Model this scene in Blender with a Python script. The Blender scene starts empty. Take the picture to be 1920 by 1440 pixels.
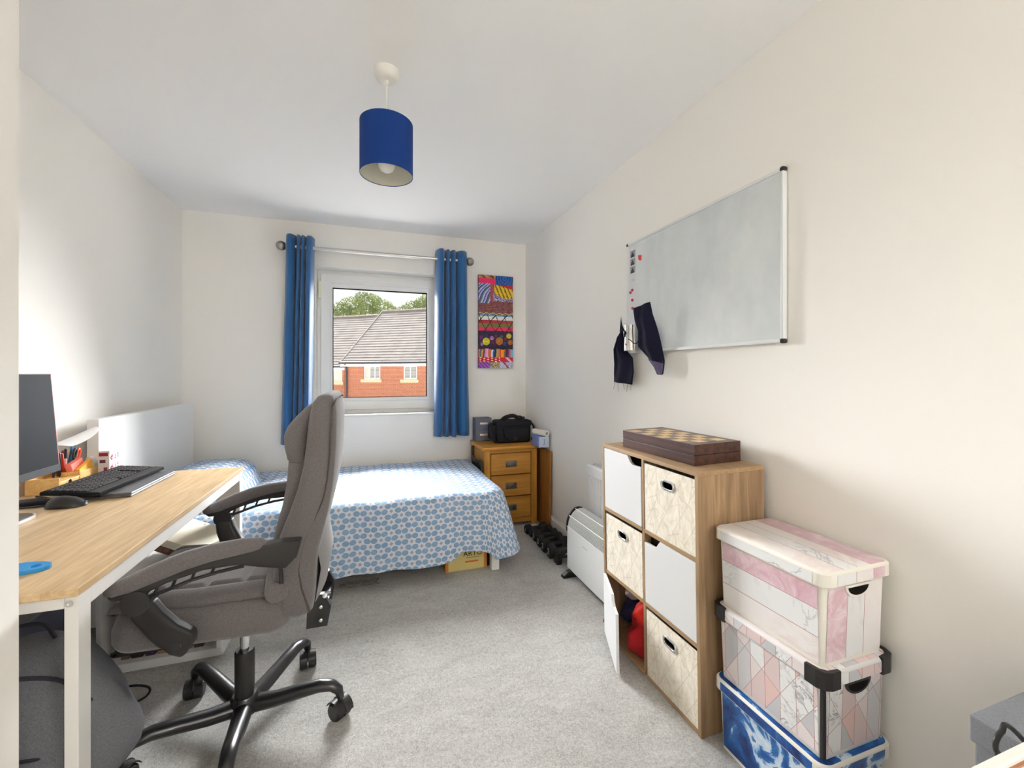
import bpy, bmesh, math, random
from mathutils import Vector, Matrix, Euler
random.seed(7)
scene = bpy.context.scene
C = scene.collection
PI = math.pi
R = math.radians

# ------------------------------------------------------------------ camera
cam_d = bpy.data.cameras.new('camera')
cam = bpy.data.objects.new('camera', cam_d)
C.objects.link(cam)
cam.location = (0, 0, 1.22)
cam.rotation_euler = (PI / 2, 0, -R(18.46))
cam_d.sensor_width = 36
cam_d.lens = 36 * 794 / 1920
cam_d.shift_y = -20 / 1920
cam_d.clip_start = 0.02
cam_d.clip_end = 500
scene.camera = cam

# ------------------------------------------------------------------ view
vs = scene.view_settings
vs.view_transform = 'Standard'
vs.look = 'None'
vs.gamma = 1
vs.use_curve_mapping = False
vs.exposure = 0.08
try:
    scene.cycles.max_bounces = 9
    scene.cycles.diffuse_bounces = 7
    scene.cycles.transparent_max_bounces = 16
    scene.cycles.adaptive_threshold = .03
    scene.cycles.caustics_reflective = False
    scene.cycles.sample_clamp_indirect = 8
except Exception:
    pass

# ------------------------------------------------------------------ sky: bright broken overcast
world = bpy.data.worlds.new('sky')
scene.world = world
world.use_nodes = True
wn = world.node_tree
wn.nodes.clear()
w_out = wn.nodes.new('ShaderNodeOutputWorld')
w_bg = wn.nodes.new('ShaderNodeBackground')
w_tc = wn.nodes.new('ShaderNodeTexCoord')
w_no = wn.nodes.new('ShaderNodeTexNoise')
w_no.inputs['Scale'].default_value = 5
w_no.inputs['Detail'].default_value = 6
w_rp = wn.nodes.new('ShaderNodeValToRGB')
w_rp.color_ramp.elements[0].position = .38
w_rp.color_ramp.elements[0].color = (.80, .83, .92, 1)
w_rp.color_ramp.elements[1].position = .6
w_rp.color_ramp.elements[1].color = (1, 1, 1, 1)
wn.links.new(w_tc.outputs['Generated'], w_no.inputs['Vector'])
wn.links.new(w_no.outputs['Fac'], w_rp.inputs['Fac'])
wn.links.new(w_rp.outputs['Color'], w_bg.inputs['Color'])
wn.links.new(w_bg.outputs[0], w_out.inputs[0])
w_bg.inputs['Strength'].default_value = 1.0

# hazy sun standing behind the house opposite, shining into the window
sun_d = bpy.data.lights.new('sun', 'SUN')
sun = bpy.data.objects.new('sun', sun_d)
C.objects.link(sun)
sun.location = (2, 20, 14)
sun.rotation_euler = Vector((-.15, -1, -.42)).to_track_quat('-Z', 'Y').to_euler()
sun_d.angle = R(75)
sun_d.energy = 74
sun_d.color = (.98, .99, 1)

# daylight sampling portal in the window opening
por_d = bpy.data.lights.new('window_portal', 'AREA')
por_d.shape = 'RECTANGLE'
por_d.size, por_d.size_y = 1.0, 1.2
por_d.cycles.is_portal = True
por = bpy.data.objects.new('window_portal', por_d)
por.location = (.087, 3.86, 1.47)
por.rotation_euler = (-PI / 2, 0, 0)
C.objects.link(por)

# ------------------------------------------------------------------ helpers
def S(r, g, b, k=1.0):
    def f(c):
        c /= 255
        return (c / 12.92 if c <= .04045 else ((c + .055) / 1.055) ** 2.4) * k
    return (f(r), f(g), f(b))


class B:
    """collects shapes into one bmesh"""
    def __init__(s):
        s.bm = bmesh.new()
        s.uv = None

    def box(s, x0, x1, y0, y1, z0, z1, r=0, seg=2, mtx=None):
        m = Matrix.Translation(((x0 + x1) / 2, (y0 + y1) / 2, (z0 + z1) / 2)) @ Matrix.Diagonal((abs(x1 - x0), abs(y1 - y0), abs(z1 - z0), 1))
        g = bmesh.ops.create_cube(s.bm, size=1, matrix=m)
        vs_ = g['verts']
        if r:
            es = list({e for v in vs_ for e in v.link_edges})
            out = bmesh.ops.bevel(s.bm, geom=es, offset=r, segments=seg, profile=.5, affect='EDGES')
            vs_ = list({v for f in out['faces'] for v in f.verts} | {v for v in vs_ if v.is_valid})
        if mtx is not None:
            bmesh.ops.transform(s.bm, matrix=mtx, verts=vs_)
        return s

    def ring_loft(s, rings, cap=True, closed=True):
        vv = [[s.bm.verts.new(p) for p in r] for r in rings]
        n = len(vv[0])
        for a, b in zip(vv, vv[1:]):
            for i in range(n if closed else n - 1):
                j = (i + 1) % n
                try:
                    s.bm.faces.new((a[i], a[j], b[j], b[i]))
                except ValueError:
                    pass
        if cap:
            for r in (vv[0], vv[-1]):
                try:
                    s.bm.faces.new(r)
                except ValueError:
                    pass
        return s

    def tube(s, pts, r, n=8, closed=False, flat=1.0):
        pts = [Vector(p) for p in pts]
        m = len(pts)
        rr = r if isinstance(r, (list, tuple)) else [r] * m
        rings = []
        up = None
        for i, p in enumerate(pts):
            if closed:
                t = pts[(i + 1) % m] - pts[i - 1]
            else:
                t = pts[min(i + 1, m - 1)] - pts[max(i - 1, 0)]
            t.normalize()
            if up is None:
                up = Vector((0, 0, 1)) if abs(t.z) < .9 else Vector((1, 0, 0))
            side = t.cross(up).normalized()
            up = side.cross(t).normalized()
            rings.append([p + side * (rr[i] * math.cos(2 * PI * k / n)) + up * (rr[i] * flat * math.sin(2 * PI * k / n)) for k in range(n)])
        if closed:
            rings.append(rings[0])
            s.ring_loft(rings, cap=False)
            bmesh.ops.remove_doubles(s.bm, verts=s.bm.verts, dist=1e-6)
        else:
            s.ring_loft(rings)
        return s

    def cyl(s, p0, p1, r0, r1=None, n=20):
        return s.tube([p0, p1], [r0, r0 if r1 is None else r1], n)

    def lathe(s, prof, c=(0, 0, 0), n=24, mtx=None, cap=True):
        rings = []
        for r, z in prof:
            rings.append([Vector((max(r, 1e-5) * math.cos(2 * PI * k / n), max(r, 1e-5) * math.sin(2 * PI * k / n), z)) for k in range(n)])
        mt = Matrix.Translation(c) @ (mtx if mtx is not None else Matrix())
        return s.ring_loft([[mt @ p for p in r] for r in rings], cap=cap)

    def prism(s, pts, a, b, axis='y', holes=()):
        def P(u, v, d):
            return {'x': (d, u, v), 'y': (u, d, v), 'z': (u, v, d)}[axis]
        es = []
        for loop in [pts] + list(holes):
            vv = [s.bm.verts.new(P(u, v, a)) for u, v in loop]
            es += [s.bm.edges.new((vv[i], vv[(i + 1) % len(vv)])) for i in range(len(vv))]
        if holes:
            fs = [g for g in bmesh.ops.triangle_fill(s.bm, use_beauty=True, use_dissolve=False, edges=es)['geom'] if isinstance(g, bmesh.types.BMFace)]
        else:
            fs = [s.bm.faces.new([e.verts[0] for e in es] if False else vv)]
        ext = bmesh.ops.extrude_face_region(s.bm, geom=fs)
        nv = [g for g in ext['geom'] if isinstance(g, bmesh.types.BMVert)]
        off = Vector(P(0, 0, b)) - Vector(P(0, 0, a))
        bmesh.ops.translate(s.bm, verts=nv, vec=off)
        return s

    def sheet(s, fn, nu, nv, uvfn=None):
        """fn(u,v) -> point, u,v in 0..1"""
        if uvfn and s.uv is None:
            s.uv = s.bm.loops.layers.uv.new('UVMap')
        vv = [[s.bm.verts.new(fn(i / nu, j / nv)) for j in range(nv + 1)] for i in range(nu + 1)]
        for i in range(nu):
            for j in range(nv):
                f = s.bm.faces.new((vv[i][j], vv[i + 1][j], vv[i + 1][j + 1], vv[i][j + 1]))
                if uvfn:
                    for l, (a, b) in zip(f.loops, ((i, j), (i + 1, j), (i + 1, j + 1), (i, j + 1))):
                        l[s.uv].uv = uvfn(a / nu, b / nv)
        return s

    def ball(s, c, r, sc=(1, 1, 1), n=16):
        bmesh.ops.create_uvsphere(s.bm, u_segments=n, v_segments=max(6, n // 2), radius=r,
                                  matrix=Matrix.Translation(c) @ Matrix.Diagonal((*sc, 1)))
        return s

    def xf(s, m):
        bmesh.ops.transform(s.bm, matrix=m, verts=s.bm.verts)
        return s

    def build(s, name, mat, parent=None, smooth=None, world=True, label=None, keep=False, normals=True):
        if normals:
            bmesh.ops.recalc_face_normals(s.bm, faces=s.bm.faces)
        off = Vector((0, 0, 0))
        if world and parent is not None:
            q = parent
            while q is not None:
                off += q.location
                q = q.parent
        xs = [v.co for v in s.bm.verts]
        lo = Vector((min(v.x for v in xs), min(v.y for v in xs), min(v.z for v in xs)))
        hi = Vector((max(v.x for v in xs), max(v.y for v in xs), max(v.z for v in xs)))
        org = Vector(((lo.x + hi.x) / 2, (lo.y + hi.y) / 2, lo.z))
        if keep:
            org = off.copy()
        for v in xs:
            v -= org
        me = bpy.data.meshes.new(name)
        s.bm.to_mesh(me)
        s.bm.free()
        me.materials.append(mat)
        if smooth:
            for p in me.polygons:
                p.use_smooth = True
            me.set_sharp_from_angle(angle=R(smooth))
        o = bpy.data.objects.new(name, me)
        C.objects.link(o)
        o.parent = parent
        o.location = org - off
        if label:
            o['label'] = label
        return o


def spl(pts, k=5):
    p = [Vector(q) for q in pts]
    out = []
    for i in range(len(p) - 1):
        a, b, c, d = p[max(i - 1, 0)], p[i], p[i + 1], p[min(i + 2, len(p) - 1)]
        for j in range(k):
            t_ = j / k
            out.append(.5 * ((2 * b) + (c - a) * t_ + (2 * a - 5 * b + 4 * c - d) * t_ ** 2 + (3 * b - a - 3 * c + d) * t_ ** 3))
    out.append(p[-1])
    return out


def thing(name, label, cat, loc=(0, 0, 0), rot=(0, 0, 0), group=None):
    o = bpy.data.objects.new(name, None)
    o.empty_display_size = .05
    C.objects.link(o)
    o.location = loc
    o.rotation_euler = rot
    tag(o, label, cat, group)
    return o


def tag(o, label, cat, group=None):
    o['label'] = label
    o['category'] = cat
    if group:
        o['group'] = group
    return o


def struct(o):
    o['kind'] = 'structure'
    return o


def stuff(o):
    o['kind'] = 'stuff'
    return o


def copy_tree(o, parent=None):
    c = o.copy()
    C.objects.link(c)
    c.parent = parent
    for ch in list(o.children):
        copy_tree(ch, c)
    return c


def text(name, body, size, loc, rot, mat, parent=None, world=True, depth=.0004, align='CENTER'):
    cu = bpy.data.curves.new(name, 'FONT')
    cu.body = body
    cu.size = size
    cu.extrude = depth
    cu.align_x = align
    cu.align_y = 'CENTER'
    cu.resolution_u = 3
    o = bpy.data.objects.new(name, cu)
    me = bpy.data.meshes.new_from_object(o)
    bpy.data.objects.remove(o)
    bm = B()
    bm.bm.from_mesh(me)
    bm.xf(Matrix.Translation(loc) @ Euler(rot).to_matrix().to_4x4())
    return bm.build(name, mat, parent, world=world)


def bev(o, w, seg=2, ang=40):
    m = o.modifiers.new('bevel', 'BEVEL')
    m.width = w
    m.segments = seg
    m.limit_method = 'ANGLE'
    m.angle_limit = R(ang)
    return o


def sub(o, lv=1):
    m = o.modifiers.new('subdivision', 'SUBSURF')
    m.levels = m.render_levels = lv
    return o


# ------------------------------------------------------------------ materials
class N:
    def __init__(s, name):
        s.m = bpy.data.materials.new(name)
        s.m.use_nodes = True
        s.t = s.m.node_tree
        s.p = s.t.nodes['Principled BSDF']
        s.out = s.t.nodes['Material Output']

    def n(s, typ, **kw):
        nd = s.t.nodes.new('ShaderNode' + typ)
        for k, v in kw.items():
            if hasattr(nd, k):
                setattr(nd, k, v)
            else:
                s.set(nd.inputs[k.replace('_', ' ')], v)
        return nd

    def set(s, inp, v):
        if isinstance(v, bpy.types.NodeSocket):
            s.t.links.new(v, inp)
        else:
            inp.default_value = v

    def math(s, op, a, b=None, c=None):
        nd = s.t.nodes.new('ShaderNodeMath')
        nd.operation = op
        for i, v in enumerate((a, b, c)):
            if v is not None:
                s.set(nd.inputs[i], v)
        return nd.outputs[0]

    def mix(s, f, a, b):
        nd = s.t.nodes.new('ShaderNodeMix')
        nd.data_type = 'RGBA'
        s.set(nd.inputs[0], f)
        for i, v in ((6, a), (7, b)):
            if isinstance(v, tuple) and len(v) == 3:
                v = (*v, 1)
            s.set(nd.inputs[i], v)
        return nd.outputs[2]

    def ramp(s, f, stops, const=False):
        nd = s.t.nodes.new('ShaderNodeValToRGB')
        cr = nd.color_ramp
        if const:
            cr.interpolation = 'CONSTANT'
        while len(cr.elements) < len(stops):
            cr.elements.new(.5)
        for e, (p, c) in zip(cr.elements, stops):
            e.position = p
            e.color = (*c, 1) if len(c) == 3 else c
        s.set(nd.inputs[0], f)
        return nd.outputs[0]

    def coord(s, kind='Object', scale=None, loc=None, rot=None):
        tc = s.t.nodes.new('ShaderNodeTexCoord').outputs[kind]
        if scale or loc or rot:
            mp = s.t.nodes.new('ShaderNodeMapping')
            s.t.links.new(tc, mp.inputs[0])
            if loc:
                mp.inputs[1].default_value = loc
            if rot:
                mp.inputs[2].default_value = rot
            if scale:
                mp.inputs[3].default_value = scale
            return mp.outputs[0]
        return tc

    def xyz(s, v):
        nd = s.t.nodes.new('ShaderNodeSeparateXYZ')
        s.t.links.new(v, nd.inputs[0])
        return nd.outputs

    def noise(s, vec, scale, detail=3, rough=.5, dist=0):
        nd = s.n('TexNoise', Scale=scale, Detail=detail, Roughness=rough, Distortion=dist)
        s.t.links.new(vec, nd.inputs['Vector'])
        return nd.outputs['Fac']

    def bump(s, h, strength=.2, dist=.01):
        nd = s.n('Bump', Strength=strength, Distance=dist)
        s.t.links.new(h, nd.inputs['Height'])
        s.t.links.new(nd.outputs[0], s.p.inputs['Normal'])

    def done(s, col=None, rough=.5, metal=0, spec=.5, **kw):
        if col is not None:
            s.set(s.p.inputs['Base Color'], (*col, 1) if isinstance(col, tuple) and len(col) == 3 else col)
        s.set(s.p.inputs['Roughness'], rough)
        s.set(s.p.inputs['Metallic'], metal)
        s.set(s.p.inputs['Specular IOR Level'], spec)
        for k, v in kw.items():
            s.set(s.p.inputs[k.replace('_', ' ')], v)
        return s.m


def mat(name, col, rough=.5, metal=0, spec=.5, var=0, vscale=8, bump=0, bscale=150, bdist=.002, **kw):
    m = N(name)
    c = col
    co = m.coord()
    if var:
        f = m.noise(co, vscale, 4)
        f = m.ramp(f, [(.3, (0, 0, 0)), (.7, (1, 1, 1))])
        c = m.mix(f, tuple(x * (1 - var) for x in col), tuple(min(1, x * (1 + var)) for x in col))
    if bump:
        m.bump(m.noise(co, bscale, 3), bump, bdist)
    return m.done(c, rough, metal, spec, **kw)


def wood(name, c1, c2, axis=1, rough=.45, fine=70, long=2.5, knots=0, spec=.35):
    m = N(name)
    sc = [fine, fine, fine]
    sc[axis] = long
    co = m.coord(scale=tuple(sc))
    a = m.noise(co, 1, 5, .6, .4)
    sc2 = [x / 5 for x in sc]
    sc2[axis] = long / 2
    b = m.noise(m.coord(scale=tuple(sc2)), 1, 3, .5, 1.0)
    f = m.math('MULTIPLY_ADD', a, .6, m.math('MULTIPLY', b, .4))
    col = m.ramp(f, [(.3, c1), (.5, tuple((x + y) / 2 for x, y in zip(c1, c2))), (.68, c2)])
    if knots:
        v = m.n('TexVoronoi', Scale=knots)
        m.t.links.new(m.coord(scale=tuple(.6 if i == axis else 1.6 for i in range(3))), v.inputs['Vector'])
        k = m.ramp(v.outputs['Distance'], [(.03, (1, 1, 1)), (.11, (0, 0, 0))])
        col = m.mix(k, col, tuple(x * .35 for x in c1))
    m.bump(a, .08, .001)
    return m.done(col, rough, spec=spec)


WALL = mat('wall_paint', S(246, 243, 237), .85, spec=.2, bump=.02, bscale=300)
CEIL = mat('ceiling_paint', S(251, 251, 251), .9, spec=.2, bump=.02, bscale=250)
WHITE = mat('white_gloss_paint', S(235, 233, 226), .35, spec=.4)
UPVC = mat('white_upvc', S(238, 238, 236), .3, spec=.45)
BLACKP = mat('black_plastic', S(38, 36, 36), .42, spec=.4, bump=.05, bscale=600)
BLACKM = mat('black_metal', S(30, 29, 30), .28, spec=.6)
BLACKF = mat('black_fabric', S(36, 36, 40), .9, spec=.2, bump=.25, bscale=500)
CHROME = mat('chrome', (.75, .75, .76), .15, 1)
STEEL = mat('brushed_steel', (.58, .56, .53), .3, 1)
ALU = mat('aluminium', (.82, .83, .84), .35, 1)
DARKHOLE = mat('dark_hollow', S(22, 18, 16), .9, spec=.1)  # near-black for seams, and for shade put into holes and recesses
TEXT_W = mat('white_print', S(220, 220, 220), .6)
TEXT_K = mat('black_print', S(30, 28, 28), .6)
TEXT_R = mat('red_print', S(150, 30, 55), .6)


def carpet_mat():
    m = N('carpet')
    co = m.coord()
    a = m.noise(co, 230, 4, .8)
    b = m.noise(co, 75, 4, .75)
    c = m.noise(m.coord(scale=(1.3, 2.8, 1), rot=(0, 0, .5)), 5, 6, .7, .8)
    f = m.math('ADD', m.math('MULTIPLY', a, .62), m.math('ADD', m.math('MULTIPLY', b, .30), m.math('MULTIPLY', c, .22)))
    col = m.ramp(f, [(.36, S(118, 113, 106)), (.54, S(190, 188, 184)), (.74, S(230, 229, 226))])
    m.bump(m.math('ADD', a, m.math('MULTIPLY', b, 1.0)), .8, .006)
    return m.done(col, 1.0, spec=.05)


CARPET = carpet_mat()
DESKW = wood('light_oak_desktop', S(176, 144, 104), S(220, 193, 152), 1, .45, 70, 5.5, knots=2.2)
SHELFW = wood('sonoma_oak', S(112, 88, 63), S(180, 150, 116), 2, .55, 60, 3)
SHELFE = wood('sonoma_oak_edge', S(140, 112, 82), S(180, 150, 114), 1, .55, 60, 3)
OAKV = wood('honey_oak_upright', S(160, 104, 34), S(206, 150, 66), 2, .45, 45, 2.5)
OAKH = wood('honey_oak_drawer', S(158, 102, 34), S(210, 152, 68), 0, .45, 45, 2.5, knots=4)
PINE = wood('brown_board', S(120, 78, 34), S(170, 116, 56), 2, .5, 50, 2, knots=3)
BAMBOO = wood('bamboo', S(205, 158, 88), S(238, 198, 130), 1, .4, 60, 3)
CHESSD = wood('dark_rosewood', S(44, 26, 22), S(92, 62, 52), 1, .35, 70, 2)
CHAIRF = mat('grey_brown_upholstery', S(101, 96, 96), .95, spec=.15, var=.18, vscale=260, bump=.25, bscale=700, Sheen_Weight=.25, Sheen_Roughness=.5)
CURT = mat('blue_curtain_fabric', S(24, 84, 136), .6, spec=.35, var=.08, vscale=3, bump=.1, bscale=500, Sheen_Weight=.3)
SHADEB = mat('navy_blue_shade', S(14, 50, 116), .75, spec=.2, bump=.05, bscale=500)
SHADEI = mat('shade_lining', S(214, 212, 200), .8, spec=.2)
HEADB = mat('white_laminate', S(236, 236, 234), .35, spec=.4)
GREYFELT = mat('grey_felt', S(126, 128, 134), .95, spec=.1, var=.1, vscale=300, bump=.2, bscale=600)
GREYBOX = mat('grey_card', S(104, 108, 120), .85, spec=.2, bump=.1, bscale=500)
LEATHER = mat('tan_leather', S(236, 214, 198), .6)
RUBBER = mat('dark_rubber', S(44, 43, 45), .7, spec=.3, bump=.1, bscale=400)


# ------------------------------------------------------------------ room shell
XL, XR, YB, ZC = -1.288, 1.349, 3.647, 2.40
YF = -2.2
WX0, WX1, WZ0, WZ1 = -.413, .587, .874, 2.064
CLX, CLY = -.67, 1.12          # corner of the boxed-out wall beside the desk

struct(B().box(XL - .15, XR + .15, YF - .15, YB + .3, -.12, 0).build('floor', CARPET))
struct(B().box(XL - .15, XR + .15, YF - .15, YB + .3, ZC, ZC + .15).build('ceiling', CEIL))
struct(B().box(XL - .12, XL, YF - .12, YB, 0, ZC).build('wall_left', WALL))
struct(B().box(XR, XR + .12, YF - .12, YB, 0, ZC).build('wall_right', WALL))
struct(B().box(XL, XR, YF - .12, YF, 0, ZC).build('wall_front', WALL))
struct(B().box(XL, CLX, YF, CLY, 0, ZC).build('wall_closet', WALL))
struct(B().prism([(XL - .12, 0), (XR + .12, 0), (XR + .12, ZC), (XL - .12, ZC)], YB, YB + .24, 'y',
                 holes=[[(WX0, WZ0), (WX1, WZ0), (WX1, WZ1), (WX0, WZ1)]]).build('wall_back', WALL))


def skirting(name, p0, p1, nrm):
    """baseboard with a small ogee top, from p0 to p1 on the floor, nrm into the room"""
    prof = [(0, 0), (.016, 0), (.016, .085), (.012, .093), (.007, .098), (.005, .106), (0, .106)]
    b = B()
    rings = [[Vector((p[0] + nrm[0] * a, p[1] + nrm[1] * a, z)) for a, z in prof] for p in (p0, p1)]
    b.ring_loft(rings)
    return struct(b.build(name, WHITE))


skirting('baseboard_right', (XR, YF), (XR, YB), (-1, 0))
skirting('baseboard_back', (XL, YB), (XR, YB), (0, -1))
skirting('baseboard_left', (XL, CLY), (XL, YB), (1, 0))

# unseen globe light added behind the camera to fill the room
GX, GY, GZ = 1.222, -1.55, 1.95
t = thing('added_fill_light', 'added fill light globe on the right wall behind the camera', 'lamp', (GX, GY, GZ))
B().lathe([(.05, 0), (.05, .012), (.03, .02)], (XR, GY, GZ - .12), 24, Matrix.Rotation(-PI / 2, 4, 'Y')).build('back_plate', STEEL, t, 40)
B().tube(spl([(XR - .012, GY, GZ - .12), (1.28, GY, GZ - .13), (1.235, GY, GZ - .12), (GX, GY, GZ - .085)]), .006, 8).build('arm', STEEL, t, 60)
B().lathe([(.02, -.10), (.032, -.09), (.03, -.08), (.01, -.078)], (GX, GY, GZ), 20).build('globe_holder', STEEL, t, 40)
mo = N('fill_globe_glow')
em = mo.n('Emission', Strength=175.0)
em.inputs['Color'].default_value = (1, .985, .96, 1)
mo.t.links.new(em.outputs[0], mo.out.inputs[0])
B().ball((GX, GY, GZ), .09, n=28).build('fill_globe', mo.m, t, 60)

# ------------------------------------------------------------------ window
win = thing('window_1', 'white framed window with one opening sash', 'window', (.087, YB + .12, WZ0))
del win['category'], win['label']
struct(win)
YW = YB + .12


def frame(b, x0, x1, z0, z1, w, y0, y1, r=.004):
    """mitred-looking rectangular frame"""
    b.prism([(x0, z0), (x1, z0), (x1, z1), (x0, z1)], y0, y1, 'y',
            holes=[[(x0 + w, z0 + w), (x1 - w, z0 + w), (x1 - w, z1 - w), (x0 + w, z1 - w)]])
    return b


bev(frame(B(), WX0, WX1, WZ0 + .012, WZ1, .038, YW + .006, YW + .075).build('outer_frame', UPVC, win), .004)
bev(frame(B(), WX0 + .028, WX1 - .028, WZ0 + .042, WZ1 - .03, .075, YW - .018, YW + .05).build('sash', UPVC, win), .006)
bev(B().prism([(WX0 + .098, WZ0 + .112), (WX1 - .098, WZ0 + .112), (WX1 - .098, WZ1 - .10), (WX0 + .098, WZ1 - .10)], YW - .008, YW + .028, 'y',
              holes=[[(-.294, 1.019), (.467, 1.019), (.467, 1.922), (-.294, 1.922)]]).build('glazing_bead', UPVC, win), .004)
frame(B(), -.295, .468, 1.018, 1.923, .003, YW - .0088, YW + .031).build('gasket', mat('rubber_gasket', S(22, 22, 24), 1, spec=0), win)
mg = N('window_glass')
tr = mg.n('BsdfTransparent')
gl = mg.n('BsdfGlossy', Roughness=.0)
fr = mg.n('Fresnel', IOR=1.08)
mx = mg.n('MixShader')
mg.t.links.new(fr.outputs[0], mx.inputs[0])
mg.t.links.new(tr.outputs[0], mx.inputs[1])
mg.t.links.new(gl.outputs[0], mx.inputs[2])
mg.t.links.new(mx.outputs[0], mg.out.inputs[0])
GLASS = mg.m
B().box(-.292, .465, YW + .008, YW + .012, 1.02, 1.921).build('pane', GLASS, win)
hb = B().box(.500, .522, YW - .030, YW - .018, 1.28, 1.345, .003)
hd = hb.build('handle_base', UPVC, win)
B().box(.504, .518, YW - .056, YW - .030, 1.315, 1.335, .004).box(.503, .519, YW - .060, YW - .048, 1.215, 1.335, .005).build('handle', UPVC, hd)
B().box(-.402, -.381, YW - .026, YW - .004, 1.83, 1.97, .005).build('hinge', mat('cream_hinge', S(225, 222, 200), .4), win)
B().box(-.16, .33, YW - .024, YW - .016, 1.975, 1.995, .003).build('trickle_vent', UPVC, win)
struct(B().box(WX0 - .0, WX1 + .0, YB - .022, YW + .01, WZ0 - .004, WZ0 + .014, .005).build('window_sill', WHITE))

# ------------------------------------------------------------------ outside: ground, two terraced houses, trees
EA = R(36)
E3 = Vector((math.cos(EA), -math.sin(EA), 0))
N3 = Vector((-math.sin(EA), -math.cos(EA), 0))
HO = Vector((-1.462, 26.844, 1.976))
HM = Matrix(((E3.x, N3.x, 0, HO.x), (E3.y, N3.y, 0, HO.y), (0, 0, 1, HO.z), (0, 0, 0, 1)))
# house-local: x along the facade to the right, y towards us, z up from the eaves


def brick_mat():
    m = N('red_brick')
    v = m.n('TexBrick', Scale=1.0)
    m.t.links.new(m.coord(rot=(PI / 2, 0, 0)), v.inputs['Vector'])
    v.inputs['Color1'].default_value = (*S(164, 100, 76), 1)
    v.inputs['Color2'].default_value = (*S(148, 84, 62), 1)
    v.inputs['Mortar'].default_value = (*S(180, 148, 124), 1)
    v.inputs['Mortar Size'].default_value = .008
    v.inputs['Brick Width'].default_value = .225
    v.inputs['Row Height'].default_value = .075
    v.inputs['Bias'].default_value = -.2
    f = m.noise(m.coord(), 2.2, 4)
    c = m.mix(m.math('MULTIPLY', f, .35), v.outputs[0], S(176, 116, 90))
    return m.done(c, .9, spec=.2)


BRICK = brick_mat()
TILE = mat('grey_brown_roof_tile', S(136, 129, 123), .9, spec=.2, var=.14, vscale=1.6)
RIDGE = mat('ridge_tile', S(158, 150, 143), .9)
FASCIA = mat('white_fascia', S(240, 240, 240), .5)
GUTTER = mat('black_gutter', S(36, 38, 42), .4)
STONE = mat('sandstone_sill', S(200, 178, 146), .85)
HPANE = mat('house_window_pane', S(120, 128, 132), .1, spec=.6)
BLIND = mat('house_blind', S(190, 184, 172), .8)


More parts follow.
